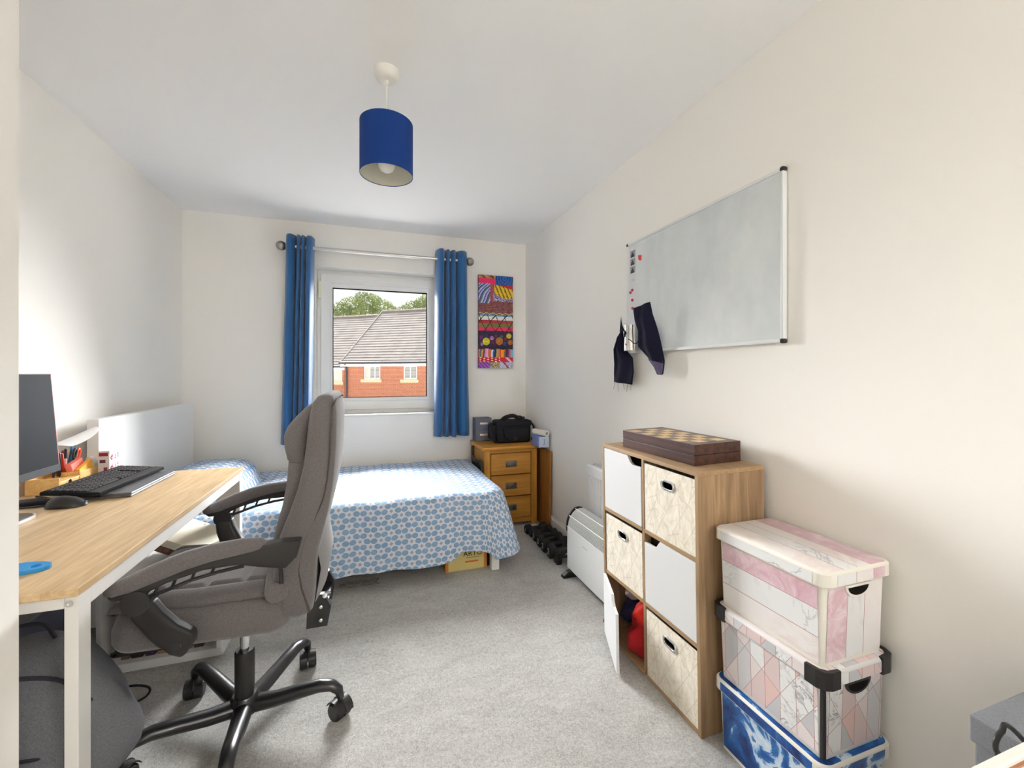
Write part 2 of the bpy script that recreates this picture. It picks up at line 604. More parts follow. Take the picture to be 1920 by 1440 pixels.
def house(name, label, x0, x1, back, dz, wins, verge, pipes=()):
    root = thing(name, label, 'house', HM @ Vector(((x0 + x1) / 2, -back, -4.8)), (0, 0, -EA))
    # everything below is in a local frame: x relative to house middle, y towards us, z from ground
    cx = (x0 + x1) / 2
    Z = 4.8 + dz

    def bl(b, nm, m, par=root, sm=None):
        b.xf(Matrix.Diagonal((1, -1, 1, 1)))
        return b.build(nm, m, par, sm, world=False)

    X0, X1 = x0 - cx, x1 - cx
    holes = [[(a - cx, 4.8 + c), (b_ - cx, 4.8 + c), (b_ - cx, 4.8 + d), (a - cx, 4.8 + d)] for a, b_, c, d, k in wins]
    bl(B().prism([(X0, 0), (X1, 0), (X1, Z - .05), (X0, Z - .05)], -.3, 0, 'y', holes=holes), 'wall', BRICK)
    bl(B().prism([(0 - .0, 0), (-8.0, 0), (-8.0, Z), (-4.0, Z + 3.4), (0, Z)], X0, X0 + .25, 'x'), 'gable_wall', BRICK)
    bl(B().prism([(0 - .0, 0), (-8.0, 0), (-8.0, Z), (-4.0, Z + 3.4), (0, Z)], X1 - .25, X1, 'x'), 'gable_wall', BRICK)
    # roof slab, then proud tile courses
    sl = math.atan2(3.46, 4.0)
    ln = math.hypot(3.46, 4.0) + .25
    bl(B().prism([(.22, Z - .2), (-4, Z + 3.40), (-8.2, Z - .2)], X0 - verge, X1, 'x'), 'roof', TILE)
    tc = B()
    nrow = 21
    for side in (1, -1):
        for i in range(nrow):
            a, c = i / nrow, (i + 1.12) / nrow
            def pt(t, lift):
                y = .27 - t * 4.27
                z = Z - .19 + t * 3.65
                yy = y + math.sin(sl) * lift
                return (yy if side == 1 else -8 - yy, z + math.cos(sl) * lift)
            p = [pt(a, .034), pt(a, .0), pt(c, .0), pt(c, .010)]
            tc.prism(p, X0 - verge, X1, 'x')
            if side == -1 and i > 3:
                break
    stuff(bl(tc, 'tile_courses', TILE))
    rt = B()
    nr = int((X1 - X0) / .45)
    for i in range(nr):
        rt.box(X0 - verge + i * .45, X0 - verge + i * .45 + .44, -4.12, -3.88, Z + 3.42, Z + 3.53, .03)
    bl(rt, 'ridge_tiles', RIDGE)
    bl(B().prism([(.24, Z - .2), (.24, Z - .1), (-4, Z + 3.55), (-4, Z + 3.43)], X0 - verge - .03, X0 - verge + .02, 'x'), 'verge', RIDGE)
    bl(B().box(X0 - verge, X1, .02, .24, Z - .36, Z - .16), 'fascia', FASCIA)
    bl(B().tube([(X0 - verge, .31, Z - .14), (X1, .31, Z - .14)], .075, 10), 'gutter', GUTTER)
    for px in pipes:
        bl(B().tube([(px - cx, .30, Z - .16), (px - cx, .12, Z - .4), (px - cx, .09, Z - .55), (px - cx, .09, .1)], .04, 8), 'downpipe', GUTTER)
    for a, b_, c, d, k in wins:
        f = B()
        n_ = k
        f.prism([(a - cx, 4.8 + c), (b_ - cx, 4.8 + c), (b_ - cx, 4.8 + d), (a - cx, 4.8 + d)], -.12, -.03, 'y',
                holes=[[(a - cx + .06 + j * (b_ - a - .06) / n_, 4.8 + c + .07), (a - cx + (j + 1) * (b_ - a - .06) / n_, 4.8 + c + .07),
                        (a - cx + (j + 1) * (b_ - a - .06) / n_, 4.8 + d - .07), (a - cx + .06 + j * (b_ - a - .06) / n_, 4.8 + d - .07)] for j in range(n_)])
        wf = bl(f, 'window_frame', FASCIA)
        for j in range(n_):
            w0 = a - cx + .06 + j * (b_ - a - .06) / n_
            w1 = a - cx + (j + 1) * (b_ - a - .06) / n_
            o = bl(B().box(w0, w1, -.10, -.09, 4.8 + c + .07, 4.8 + d - .07), 'pane', HPANE if (j or n_ == 2) else BLIND)
            if (j or n_ == 2) and n_ > 1:
                sb = B()
                q = 4.8 + c + .1
                while q < 4.8 + d - .12:
                    sb.box(w0 + .02, w1 - .02, -.09, -.075, q, q + .035)
                    q += .085
                stuff(bl(sb, 'blind_slats', BLIND))
        bl(B().box(a - cx - .17, b_ - cx + .12, -.1, .06, 4.8 + c - .18, 4.8 + c), 'sill', STONE)
    return root


house('brick_house', 'orange brick house with two white windows under a grey tiled roof', 0, 9.5, 0, 0,
      [(1.34, 2.45, -1.10, -.33, 3), (3.97, 4.83, -1.10, -.33, 2), (6.9, 7.8, -1.10, -.33, 2)], .12, pipes=(.23,))
house('brick_house', 'lower brick house with a plain brown roof, left of the drainpipe', -8.5, -.01, .3, -.2,
      [(-1.55, -.42, -1.26, -.5, 1), (-5, -4, -1.26, -.5, 2)], -.0)
PAVING = mat('pale_concrete_paving', S(206, 202, 194), 1, var=.1, vscale=.6)
struct(B().box(-60, 60, 4.2, 110, -3.0, -2.83).build('ground', PAVING))


def leaf_mat(name, c):
    m = N(name)
    f = m.noise(m.coord(), .9, 3)
    col = m.mix(f, tuple(x * .6 for x in c), tuple(x * 1.5 for x in c))
    tl = m.n('BsdfTranslucent')
    m.t.links.new(col, tl.inputs[0])
    ms = m.n('MixShader', Fac=.12)
    m.t.links.new(m.p.outputs[0], ms.inputs[1])
    m.t.links.new(tl.outputs[0], ms.inputs[2])
    m.t.links.new(ms.outputs[0], m.out.inputs[0])
    return m.done(col, .9, spec=.1)


LEAF = leaf_mat('tree_leaves', S(102, 112, 72))
BARK = mat('bark', S(90, 76, 62), .95)


def tree(label, base, blobs, seed, n_leaf):
    rnd = random.Random(seed)
    t = thing('tree', label, 'tree', base)
    bx, by, bz = base
    top = max(b[2] for b in blobs)
    tr_ = B().tube([(0, 0, 0), (.1, 0, (top - bz) * .35), (0, 0, (top - bz) * .7)], [.38, .28, .14], 8)
    for b in blobs:
        q = Vector(b[:3]) - Vector(base)
        tr_.tube([(0, 0, (top - bz) * .45), (q.x * .5, q.y * .5, (top - bz) * .45 + (q.z - (top - bz) * .45) * .6), tuple(q)], [.14, .09, .03], 6)
    tr_.build('trunk', BARK, t, 60, world=False)
    lf = B()
    for (x, y, z, r) in blobs:
        k = int(n_leaf * r * r)
        for _ in range(k):
            d = Vector((rnd.gauss(0, 1), rnd.gauss(0, 1), rnd.gauss(0, 1))).normalized()
            rad = r * (.55 + .5 * rnd.random() ** .5)
            p = Vector((x, y, z)) - Vector(base) + Vector((d.x * rad, d.y * rad, d.z * rad * .8))
            sz = .07 + .10 * rnd.random()
            u = Vector((rnd.uniform(-1, 1), rnd.uniform(-1, 1), rnd.uniform(-1, 1))).normalized()
            v = u.orthogonal().normalized()
            w = u.cross(v) * .12
            pts = [p + v * sz, p + (u * .5) * sz + w * sz, p - v * sz, p - (u * .5) * sz + w * sz]
            lf.bm.faces.new([lf.bm.verts.new(q) for q in pts])
    stuff(lf.build('foliage', LEAF, t, world=False, normals=False))
    return t


def rp(u, v, d):
    """point seen at a photo bearing u, v (1920 frame) at range d - used only for things far outside"""
    x, z = (u - 960) / 794, (700 - v) / 794
    A = R(18.46)
    return (d * (x * math.cos(A) + math.sin(A)), d * (-x * math.sin(A) + math.cos(A)), 1.22 + d * z)


bl1 = [(*rp(u, v, 44 + k % 3), r) for k, (u, v, r) in enumerate([(612, 600, 1.6), (638, 588, 1.5), (662, 576, 1.4), (690, 570, 1.4), (680, 559, .8), (703, 561, .6), (716, 580, 1.3), (730, 582, .9), (660, 596, 1.6), (690, 592, 1.6), (590, 600, 1.8), (738, 590, .9)])]
p1 = rp(668, 700, 44.5)
tree('broad green tree crown above the left roof', (p1[0], p1[1], -2.83), bl1, 3, 420)
bl2 = [(*rp(u, v, 43 + k % 3), r) for k, (u, v, r) in enumerate([(760, 584, .8), (776, 578, 1.0), (796, 571, 1.1), (820, 564, 1.6), (800, 585, 1.6), (845, 575, 2.2)])]
p2 = rp(805, 700, 44)
tree('smaller green tree rising behind the ridge at the right pane edge', (p2[0], p2[1], -2.83), bl2, 5, 420)

# ------------------------------------------------------------------ pendant lamp
LX, LY = .059, 1.722
t = thing('pendant_lamp', 'blue drum pendant lamp hanging from a white ceiling rose', 'lamp', (LX, LY, 1.955))
B().lathe([(.001, 2.360), (.030, 2.361), (.040, 2.366), (.046, 2.378), (.047, 2.392), (.047, ZC)], (LX, LY, 0), 36).build('ceiling_rose', WHITE, t, 50)
B().lathe([(.005, 2.347), (.008, 2.350), (.009, 2.362), (.006, 2.362)], (LX, LY, 0), 16).build('cord_grip', WHITE, t, 40)
B().cyl((LX, LY, 2.15), (LX, LY, 2.345), .0035, n=8).build('cord', WHITE, t, 40)
sh = B()
sh.lathe([(.100, 1.992), (.100, 2.192), (.0985, 2.192), (.0985, 1.992), (.100, 1.992)], (LX, LY, 0), 56, cap=False)
shade = sh.build('lamp_shade', SHADEB, t, 30)
B().lathe([(.0982, 1.994), (.0982, 2.190), (.0972, 2.190), (.0972, 1.994), (.0982, 1.994)], (LX, LY, 0), 56, cap=False).build('lining', SHADEI, shade, 30)
rg = B()
for k in range(3):
    a = k * 2 * PI / 3 + .4
    rg.cyl((LX, LY, 2.165), (LX + .098 * math.cos(a), LY + .098 * math.sin(a), 2.187), .0018, n=6)
rg.build('shade_ring', WHITE, shade)
B().lathe([(.016, 2.10), (.02, 2.11), (.02, 2.165), (.012, 2.175)], (LX, LY, 0), 16).build('lamp_holder', WHITE, t, 40)
B().lathe([(.0, 2.004), (.012, 2.005), (.024, 2.012), (.031, 2.026), (.032, 2.04), (.027, 2.06), (.018, 2.082), (.014, 2.102)], (LX, LY, 0), 24).build('light_bulb', mat('frosted_bulb', S(245, 245, 242), .3), t, 60)

# ------------------------------------------------------------------ curtain pole and curtains
RY, RZ = YB - .09, 2.177
t = thing('curtain_pole', 'brushed steel curtain pole with ball ends above the window', 'curtain pole', (.085, RY, RZ))
B().cyl((-.62, RY, RZ), (.79, RY, RZ), .014, n=16).build('pole', STEEL, t, 40)
for sx, x in ((-1, -.637), (1, .807)):
    B().ball((x, RY, RZ), .035, n=24).cyl((x - sx * .035, RY, RZ), (x - sx * .015, RY, RZ), .015, n=14).build('ball_finial', mat('dark_nickel', (.36, .33, .30), .3, 1) if sx < 0 else bpy.data.materials['dark_nickel'], t, 50)
for x in (-.60, .77):
    B().cyl((x, RY + .005, RZ), (x, YB - .004, RZ), .007, n=10).lathe([(.022, 0), (.022, .006), (.01, .012)], (x, YB, RZ), 16, Matrix.Rotation(PI / 2, 4, 'X')).build('bracket', STEEL, t, 40)


def curtain(label, x0t, x1t, x0b, x1b, zt, zb, folds, seed, lead):
    """eyelet curtain: lead = side that faces the window"""
    rnd = random.Random(seed)
    ph = [rnd.uniform(-.12, .12) for _ in range(folds * 2 + 2)]
    amp = [rnd.uniform(.8, 1.1) for _ in range(folds * 2 + 2)]
    t = thing('curtain', label, 'curtain', ((x0b + x1b) / 2, RY, zb))

    nk = folds
    wts = [1.7] + [rnd.uniform(.7, .95) for _ in range(folds - 2)] + [1.25]
    if lead < 0:
        wts = wts[::-1]
    cum = [0]
    for w in wts:
        cum.append(cum[-1] + w / sum(wts))

    def warp(q):
        i = min(max(int(q), 0), folds - 1)
        return cum[i] + (cum[i + 1] - cum[i]) * (q - i)

    def fn(u, v):
        x0 = x0t + (x0b - x0t) * v
        x1 = x1t + (x1b - x1t) * v
        p = u * folds
        beta = 1.15 * (1 - .45 * v)
        i = min(int(p), folds - 1)
        # front of each pleat lies at half-integer p
        xx = warp(min(max(p - beta / (2 * PI) * math.sin(2 * PI * p), 0), folds - 1e-6))
        A_ = (.056 - .014 * v) * amp[i] + .006 * math.sin(v * 5 + i * 2)
        y = math.cos(2 * PI * p) * A_
        xx += .012 * math.sin(v * 4 + i * 1.7) * v * math.sin(PI * u)
        return Vector((x0 + (x1 - x0) * xx, RY + y + .005 * math.sin(9 * v + i), zt + (zb - zt) * v + .004 * math.sin(p * 4.4) * v))
    o = B().sheet(fn, folds * 28, 30).build('cloth', CURT, t, 70)
    m = o.modifiers.new('solid', 'SOLIDIFY')
    m.thickness = .003
    m.offset = 0
    for k in ((nk - 1,) if lead > 0 else (0,)):
        x = x0t + (x1t - x0t) * (cum[k] * .25 + cum[k + 1] * .75 if lead > 0 else cum[k] * .75 + cum[k + 1] * .25)
        pts = [(x + (.004 if k % 2 else -.004) * math.sin(a), RY + .021 * math.cos(a), RZ + .021 * math.sin(a)) for a in [2 * PI * q / 20 for q in range(20)]]
        B().tube(pts, .0045, 6, closed=True).build('eyelet', ALU, t, 60)
    return t


curtain('blue eyelet curtain hanging behind the office chair back', -.606, -.412, -.645, -.435, 2.258, .682, 4, 2, 1)
curtain('blue eyelet curtain hanging beside the colourful canvas', .522, .785, .505, .808, 2.252, .690, 4, 5, -1)

# ------------------------------------------------------------------ painted canvas
def canvas_mesh():
    nu, nv = 66, 172
    x0, x1, z0, z1 = .899, 1.218, 1.267, 2.09
    rnd = random.Random(11)
    cols = {}
    spir = [(.22, .255, .105, S(226, 218, 50)), (.60, .262, .11, S(196, 120, 50)), (.88, .32, .075, S(220, 205, 60)), (.38, .292, .06, S(200, 120, 200)), (.1, .228, .05, S(196, 130, 205)),
            (.92, .25, .07, S(190, 110, 50)), (.08, .30, .06, S(120, 40, 110)), (.66, .31, .05, S(60, 110, 110)), (.42, .245, .06, S(110, 30, 100)), (.76, .235, .055, S(40, 70, 150)), (.5, .315, .04, S(130, 70, 50)), (.78, .285, .045, S(170, 30, 60)), (.22, .315, .06, S(40, 60, 110))]
    stripes = [S(215, 120, 130), S(80, 105, 100), S(225, 150, 60), S(100, 60, 60), S(225, 130, 200), S(240, 170, 215), S(190, 110, 70), S(205, 100, 60), S(230, 235, 245), S(40, 80, 140), S(30, 40, 70), S(190, 150, 90), S(180, 140, 85), S(225, 70, 30), S(250, 160, 40), S(240, 130, 30), S(100, 95, 80), S(60, 40, 60), S(125, 50, 110), S(190, 110, 120), S(120, 190, 230)]
    tw = [[rnd.random() for _ in range(80)] for _ in range(200)]

    def col(u, v):
        # u right, v up, 0..1
        j = tw[int(v * 190)][int(u * 75)]
        if v < .065:
            if u < .33:
                return S(170, 90, 200) if math.sin((u * 60 + v * 160)) > 0 else S(95, 45, 120)
            if u < .6:
                return [S(190, 170, 120), S(130, 90, 80), S(90, 110, 70), S(210, 190, 160)][int(j * 4)]
            q = (u - .6) / .4
            return S(150, 40, 60) if abs(q - .5 + (v - .03) * 6) < .07 else [S(190, 195, 220), S(150, 160, 200), S(225, 225, 235)][int(j * 3)]
        if v < .115:
            if u < .62:
                gx, gz = (u * 9) % 1 - .5, (v * 40 + int(u * 9) * .43) % 1 - .5
                return S(245, 225, 150) if gx * gx + gz * gz < .07 else S(190, 25, 60)
            return S(235, 190, 190) if abs(((u - .62) * 3 + v * 8) % 1 - .5) < .14 else S(200, 30, 60)
        if v < .275 - .005 * math.sin(u * 20) - .07 + .07 * 0:
            k = u + .02 * math.sin(v * 14)
            return stripes[max(0, min(20, int(k * 21)))]
        if v < .40:
            vv = v - .0
            for (cx_, cy_, r, c) in spir:
                d = math.hypot(u - cx_, (vv - cy_ - .03) * 2.58)
                if d < r:
                    return c if (d / r * 3.2) % 1 > .32 or d < r * .12 else tuple(x * .22 for x in c)
            return [S(30, 25, 40), S(60, 20, 50), S(40, 40, 70)][int(j * 3)]
        if v < .575:
            w1 = (u * 4.2 + v * 5.3 + .05 * math.sin(v * 30)) % 1
            w2 = (u * 3.1 - v * 6.1 + .04 * math.sin(u * 20)) % 1
            if w1 < .09 or w2 < .09:
                return S(28, 24, 26)
            if v < .44:
                return S(220, 45, 95)
            if v < .485:
                return S(118, 112, 52)
            if v < .515:
                return S(165, 45, 60)
            if v < .56:
                return S(235, 238, 225)
            return S(110, 150, 205)
        if v < .60:
            return S(205, 180, 80) if abs(v - .588 - .006 * math.sin(u * 34)) < .005 else S(90, 85, 110)
        if v < .72 and not (u < .32 and v > .70):
            q = math.sin(u * 38 + 7 * math.sin(v * 40 + u * 6)) + (j - .5)
            return [S(120, 62, 70), S(150, 100, 60), S(95, 60, 90), S(130, 45, 55)][int((q + 1.5) * 1.3) % 4]
        if u > .42 and v < .80 + .03 * math.sin(u * 6) - .04 * (u - .4):
            if v > .775 and u > .6:
                return S(210, 90, 190) if j < .6 else S(80, 30, 90)
            return S(190, 180, 210) if j < .5 else S(75, 55, 95)
        if u > .45 and v < .905 - .09 * (u - .45):
            return S(228, 190, 40) if math.sin(u * 55 + v * 60) + j * 1.2 > .2 else S(110, 90, 30)
        if u < .33 and v < .915:
            q = (u * 5 - v * 9 + .2 * math.sin(v * 25)) % 1
            return [S(70, 95, 165), S(190, 175, 225), S(60, 75, 110), S(95, 125, 120), S(205, 195, 230)][int(q * 5)]
        if u < .46 and v < .915:
            return [S(165, 65, 90), S(140, 70, 80), S(175, 90, 95)][int(j * 3)]
        if v < .965 and u < .48 and v > .90:
            return S(225, 40, 100)
        if u >= .48 and v > .85:
            if v < .90:
                return S(175, 35, 50)
            return S(40, 90, 170) if (math.hypot((u - .75) * 1.2, (v - .97) * 3) * 11) % 1 > .25 else S(20, 40, 80)
        return [S(160, 110, 60), S(90, 70, 60), S(180, 140, 80)][int((u * 12 + v * 30 + j * .5)) % 3]
    me = bpy.data.meshes.new('canvas_print')
    vv, ff, fc = [], [], []
    y = YB - .0245
    for i in range(nu + 1):
        for k in range(nv + 1):
            vv.append((x0 + (x1 - x0) * i / nu, y, z0 + (z1 - z0) * k / nv))
    for i in range(nu):
        for k in range(nv):
            a = i * (nv + 1) + k
            ff.append((a, a + nv + 1, a + nv + 2, a + 1))
            fc.append(col((i + .5) / nu, (k + .5) / nv))
    me.from_pydata(vv, [], ff)
    at = me.color_attributes.new('paint', 'FLOAT_COLOR', 'CORNER')
    buf = []
    for c in fc:
        buf += [c[0], c[1], c[2], 1] * 4
    at.data.foreach_set('color', buf)
    m = N('acrylic_painting')
    a = m.n('Attribute', attribute_name='paint')
    m.bump(m.noise(m.coord(), 180, 3), .15, .002)
    me.materials.append(m.done(a.outputs['Color'], .55, spec=.3))
    return me, (x0, x1, z0, z1)


t = thing('canvas_painting', 'tall narrow canvas painted in bright patchwork patterns', 'painting', (1.06, YB - .012, 1.267))
cm, (x0, x1, z0, z1) = canvas_mesh()
B().box(x0, x1, YB - .024, YB - .001, z0, z1).build('stretched_canvas', mat('canvas_edge', S(70, 50, 60), .8), t)
o = bpy.data.objects.new('painted_face', cm)
C.objects.link(o)
o.parent = t
o.location = -t.location

# ------------------------------------------------------------------ bed
t = thing('bed', 'white single bed frame with a plain slab headboard', 'bed', (-.2, 3.0, 0))
B().box(-1.232, -1.188, 2.453, 3.552, .05, 1.008, .003).build('headboard', HEADB, t)
B().box(-1.188, .76, 2.54, 2.565, .20, .30, .003).build('side_rail', HEADB, t)
B().box(-1.188, .76, 3.50, 3.525, .20, .30, .003).build('side_rail', HEADB, t)
B().box(.735, .76, 2.565, 3.50, .20, .30, .003).build('foot_rail', HEADB, t)
sl = B()
for k in range(12):
    sl.box(-1.1 + k * .155, -1.03 + k * .155, 2.565, 3.50, .225, .243)
sl.build('slats', mat('birch_slat', S(214, 190, 150), .6), t)
for x, y in ((.735, 2.55), (.735, 3.51), (-1.17, 2.55), (-1.17, 3.51)):
    B().box(x - .025, x + .025, y - .025, y + .025, 0, .21, .003).build('leg', HEADB, t)
B().box(-1.18, .75, 2.535, 3.53, .245, .455, .05, 4).build('mattress', mat('mattress_cover', S(230, 230, 230), .9), t, 60)


def spread_mat():
    m = N('blue_spot_bedspread')
    uv = m.xyz(m.coord('UV'))
    pu, pv = .112, .0305
    v = m.math('DIVIDE', uv[1], pv)
    row = m.math('ROUND', v)
    fv = m.math('SUBTRACT', v, row)
    odd = m.math('MODULO', m.math('ABSOLUTE', row), 2.0)
    u = m.math('ADD', m.math('DIVIDE', uv[0], pu), m.math('MULTIPLY', odd, .5))
    f = m.math('SUBTRACT', u, m.math('FLOOR', u))
    sy = m.math('MULTIPLY', fv, pv)

    def dist(cx, ex, skew):
        dx = m.math('MULTIPLY', m.math('SUBTRACT', f, cx), pu)
        dx = m.math('ADD', dx, m.math('MULTIPLY', sy, skew))
        dx = m.math('DIVIDE', dx, ex)
        return m.math('SQRT', m.math('ADD', m.math('MULTIPLY', dx, dx), m.math('MULTIPLY', sy, sy)))
    d1 = m.math('LESS_THAN', dist(.335, 1.2, .12), .0149)
    d2 = m.math('LESS_THAN', dist(.665, 1.2, -.12), .0149)
    spot = m.math('MAXIMUM', d1, d2)
    fd = m.math('SUBTRACT', f, m.math('ROUND', f))
    ax = m.math('ABSOLUTE', m.math('MULTIPLY', fd, pu))
    dia = m.math('LESS_THAN', m.math('ADD', ax, m.math('ABSOLUTE', sy)), .0105)
    nz = m.noise(m.coord('UV'), 260, 3)
    n2 = m.noise(m.coord('UV'), 22, 3)
    blue = m.mix(n2, S(78, 120, 164), S(132, 170, 204))
    col = m.mix(dia, S(214, 218, 228), S(136, 148, 170))
    col = m.mix(spot, col, blue)
    col = m.mix(m.math('MULTIPLY', nz, .25), col, S(230, 234, 240))
    qu = m.math('SINE', m.math('MULTIPLY', uv[0], 220.0))
    qv = m.math('SINE', m.math('MULTIPLY', uv[1], 220.0))
    m.bump(m.math('ADD', m.math('MULTIPLY', m.math('MULTIPLY', qu, qv), .4), nz), .35, .004)
    return m.done(col, .8, spec=.15)


SPREAD = spread_mat()
BX0, BX1, BY0, BY1, BZT = -1.180, .81, 2.515, 3.575, .485


def spread_z(x, y):
    z = BZT
    # pillow bulge under the cover at the headboard end
    px = (x + .955) / .24
    py = (y - 3.05) / .46
    d = (abs(px) ** 3 + abs(py) ** 4)
    if d < 1:
        z += .175 * (1 - d) ** .5
    z += .004 * math.sin(9 * x + 3 * y) * math.sin(7 * y) + .003 * math.sin(23 * x - 11 * y)
    z += .010 * math.exp(-((x - .42) / .05) ** 2 - ((y - 3.02) / .03) ** 2)
    return z


def hem(x):
    ks = [(-1.2, .15), (-.2, .115), (.07, .106), (.3, .098), (.45, .104), (.54, .142), (.65, .138), (.75, .095), (.82, .082), (.9, .12)]
    for (a, b), (c, d) in zip(ks, ks[1:]):
        if x <= c:
            q = max(0, (x - a) / (c - a))
            q = q * q * (3 - 2 * q)
            return b + (d - b) * q
    return ks[-1][1]


def make_spread():
    b = B()
    RC = .15                        # corner radius of the mattress under the cloth
    # outline points of the top, walked from the headboard along the front, round the foot corner, up the foot end
    path = []
    n = 78
    for i in range(n + 1):
        path.append((BX0 + (BX1 - RC - BX0) * i / n, BY0, 0, -1))
    for i in range(1, 10):
        a = -PI / 2 + (PI / 2) * i / 10
        path.append((BX1 - RC + RC * math.cos(a), BY0 + RC + RC * math.sin(a), math.cos(a), math.sin(a)))
    for i in range(n // 2 + 1):
        path.append((BX1, BY0 + RC + (BY1 - BY0 - RC) * i / (n // 2), 1, 0))
    uvl = b.bm.loops.layers.uv.new('UVMap')
    # skirt
    rows = 22
    er = .045
    grid = []
    for k, (x, y, nx, ny) in enumerate(path):
        drop = BZT - hem(x if nx < .3 else .82 + .08 * nx)
        if nx > .9:
            drop = min(drop, .34)
        tuck = 1 if nx < .5 else max(0, 1 - (y - BY0 - .1) / .5)
        colm = []
        for j in range(rows + 1):
            s_ = (drop + er * .57) * j / rows
            arc = er * PI / 2
            if s_ < arc:
                a = s_ / er
                o_, dz = er * math.sin(a) - er, er * (1 - math.cos(a))
            else:
                o_, dz = 0, er + (s_ - arc)
            w = dz / .38
            wav = .012 * math.sin(x * 13 + y * 9) + .006 * math.sin(x * 31 + 1)
            if ny < -.5 and .35 < x:
                wav += .035 * math.exp(-((x - .60) / .09) ** 2) * -1 + .03 * math.exp(-((x - .78) / .08) ** 2)
            fl = (.035 + wav) * w * tuck + .085 * w * max(0, nx) * tuck * (1.25 - .5 * w)
            zb = spread_z(x + (-nx) * er, y - ny * er)
            colm.append((Vector((x + nx * (o_ + fl), y + ny * (o_ + fl), zb - dz)), (x + nx * s_, y + ny * s_)))
        grid.append(colm)
    vg = [[b.bm.verts.new(p) for p, _ in c] for c in grid]

    def face(vs_, uvs):
        try:
            f = b.bm.faces.new(vs_)
        except ValueError:
            return
        for l, q in zip(f.loops, uvs):
            l[uvl].uv = q
    for k in range(len(grid) - 1):
        for j in range(rows):
            face((vg[k][j], vg[k + 1][j], vg[k + 1][j + 1], vg[k][j + 1]),
                 (grid[k][j][1], grid[k + 1][j][1], grid[k + 1][j + 1][1], grid[k][j + 1][1]))
    # top: strips from the edge inwards to the wall side
    mx, my = 110, 56
    ex, ey = BX1 - er, BY0 + er

    def tp(i, j):
        x = BX0 + (ex - BX0) * i / mx
        y = ey + (BY1 - ey) * j / my
        # round the foot corner
        cx_, cy_ = BX1 - RC, BY0 + RC
        if x > cx_ and y < cy_:
            d = math.hypot(x - cx_, y - cy_)
            k = max(x - cx_, cy_ - y)
            if d > 1e-6:
                x, y = cx_ + (x - cx_) * k / d, cy_ + (y - cy_) * k / d
        return Vector((x, y, spread_z(x, y)))
    tv = [[b.bm.verts.new(tp(i, j)) for j in range(my + 1)] for i in range(mx + 1)]
    for i in range(mx):
        for j in range(my):
            q = (tv[i][j], tv[i + 1][j], tv[i + 1][j + 1], tv[i][j + 1])
            face(q, [(v.co.x, v.co.y) for v in q])
    o = b.build('bedspread', SPREAD, None, 80)
    return o


tag(make_spread(), 'blue and white spotted bedspread draped over the bed', 'bedspread')

# storage box pushed under the bed
YEL = mat('yellow_card', S(204, 186, 118), .7)
t = thing('board_game_box', 'flat yellow box with orange ends under the bed foot', 'box', (.565, 2.68, 0))
B().box(.435, .694, 2.585, 2.80, 0, .15).build('box_body', YEL, t)
for x in (.436, .676):
    B().box(x, x + .016, 2.5835, 2.586, 0, .15).build('end_stripe', mat('orange_card', S(196, 112, 36), .7), t)
text('lettering', 'ARTO', .045, (.605, 2.5842, .098), (PI / 2, 0, 0), TEXT_K, t)
B().box(.56, .645, 2.5838, 2.585, .072, .074).build('underline', TEXT_K, t)
B().box(.555, .64, 2.5838, 2.585, .044, .054).build('orange_line', mat('orange_print', S(200, 96, 40), .6), t)
tag(B().box(.70, .725, 2.60, 2.78, 0, .16, .002).build('book', BLACKP), 'thin dark book standing on edge beside the yellow box', 'book')
cr = B()
for k in range(3):
    cr.sheet(lambda u, v, k=k: Vector((-.16 + k * .06 + .08 * u + .01 * math.sin(9 * v + k), 2.56 + .06 * v, .003 + .014 * abs(math.sin(5 * u + 3 * v + k * 2)))), 8, 6)
tag(cr.build('paper_wrapper', mat('grey_paper', S(130, 124, 118), .9)), 'crumpled grey paper wrapper on the carpet under the bed edge', 'wrapper')

# ------------------------------------------------------------------ chest of drawers
t = thing('chest_of_drawers', 'honey oak three drawer bedside chest in the corner', 'chest', (1.065, 3.42, 0))
cx0, cx1, cy0, cy1 = .842, 1.285, 3.205, 3.625
B().box(cx0 - .02, cx1 + .02, cy0 - .022, cy1, .612, .64, .008, 3).build('top', OAKH, t, 50)
for x in (cx0, cx1 - .05):
    for y in (cy0, cy1 - .05):
        B().box(x, x + .05, y, y + .05, 0, .612, .004).build('corner_post', OAKV, t)
for x in (cx0 + .01, cx1 - .025):
    B().box(x, x + .015, cy0 + .05, cy1 - .05, .05, .612).build('side_panel', OAKV, t)
B().box(cx0 + .05, cx1 - .05, cy1 - .02, cy1 - .01, .05, .612).build('back_panel', OAKV, t)
B().box(cx0 + .05, cx1 - .05, cy0 + .006, cy0 + .022, .588, .612).build('top_rail', OAKH, t)
B().box(cx0 + .05, cx1 - .05, cy0 + .006, cy0 + .022, .025, .062).build('plinth_rail', OAKH, t)
PEWTER = mat('antique_pewter', (.20, .17, .14), .45, .9)
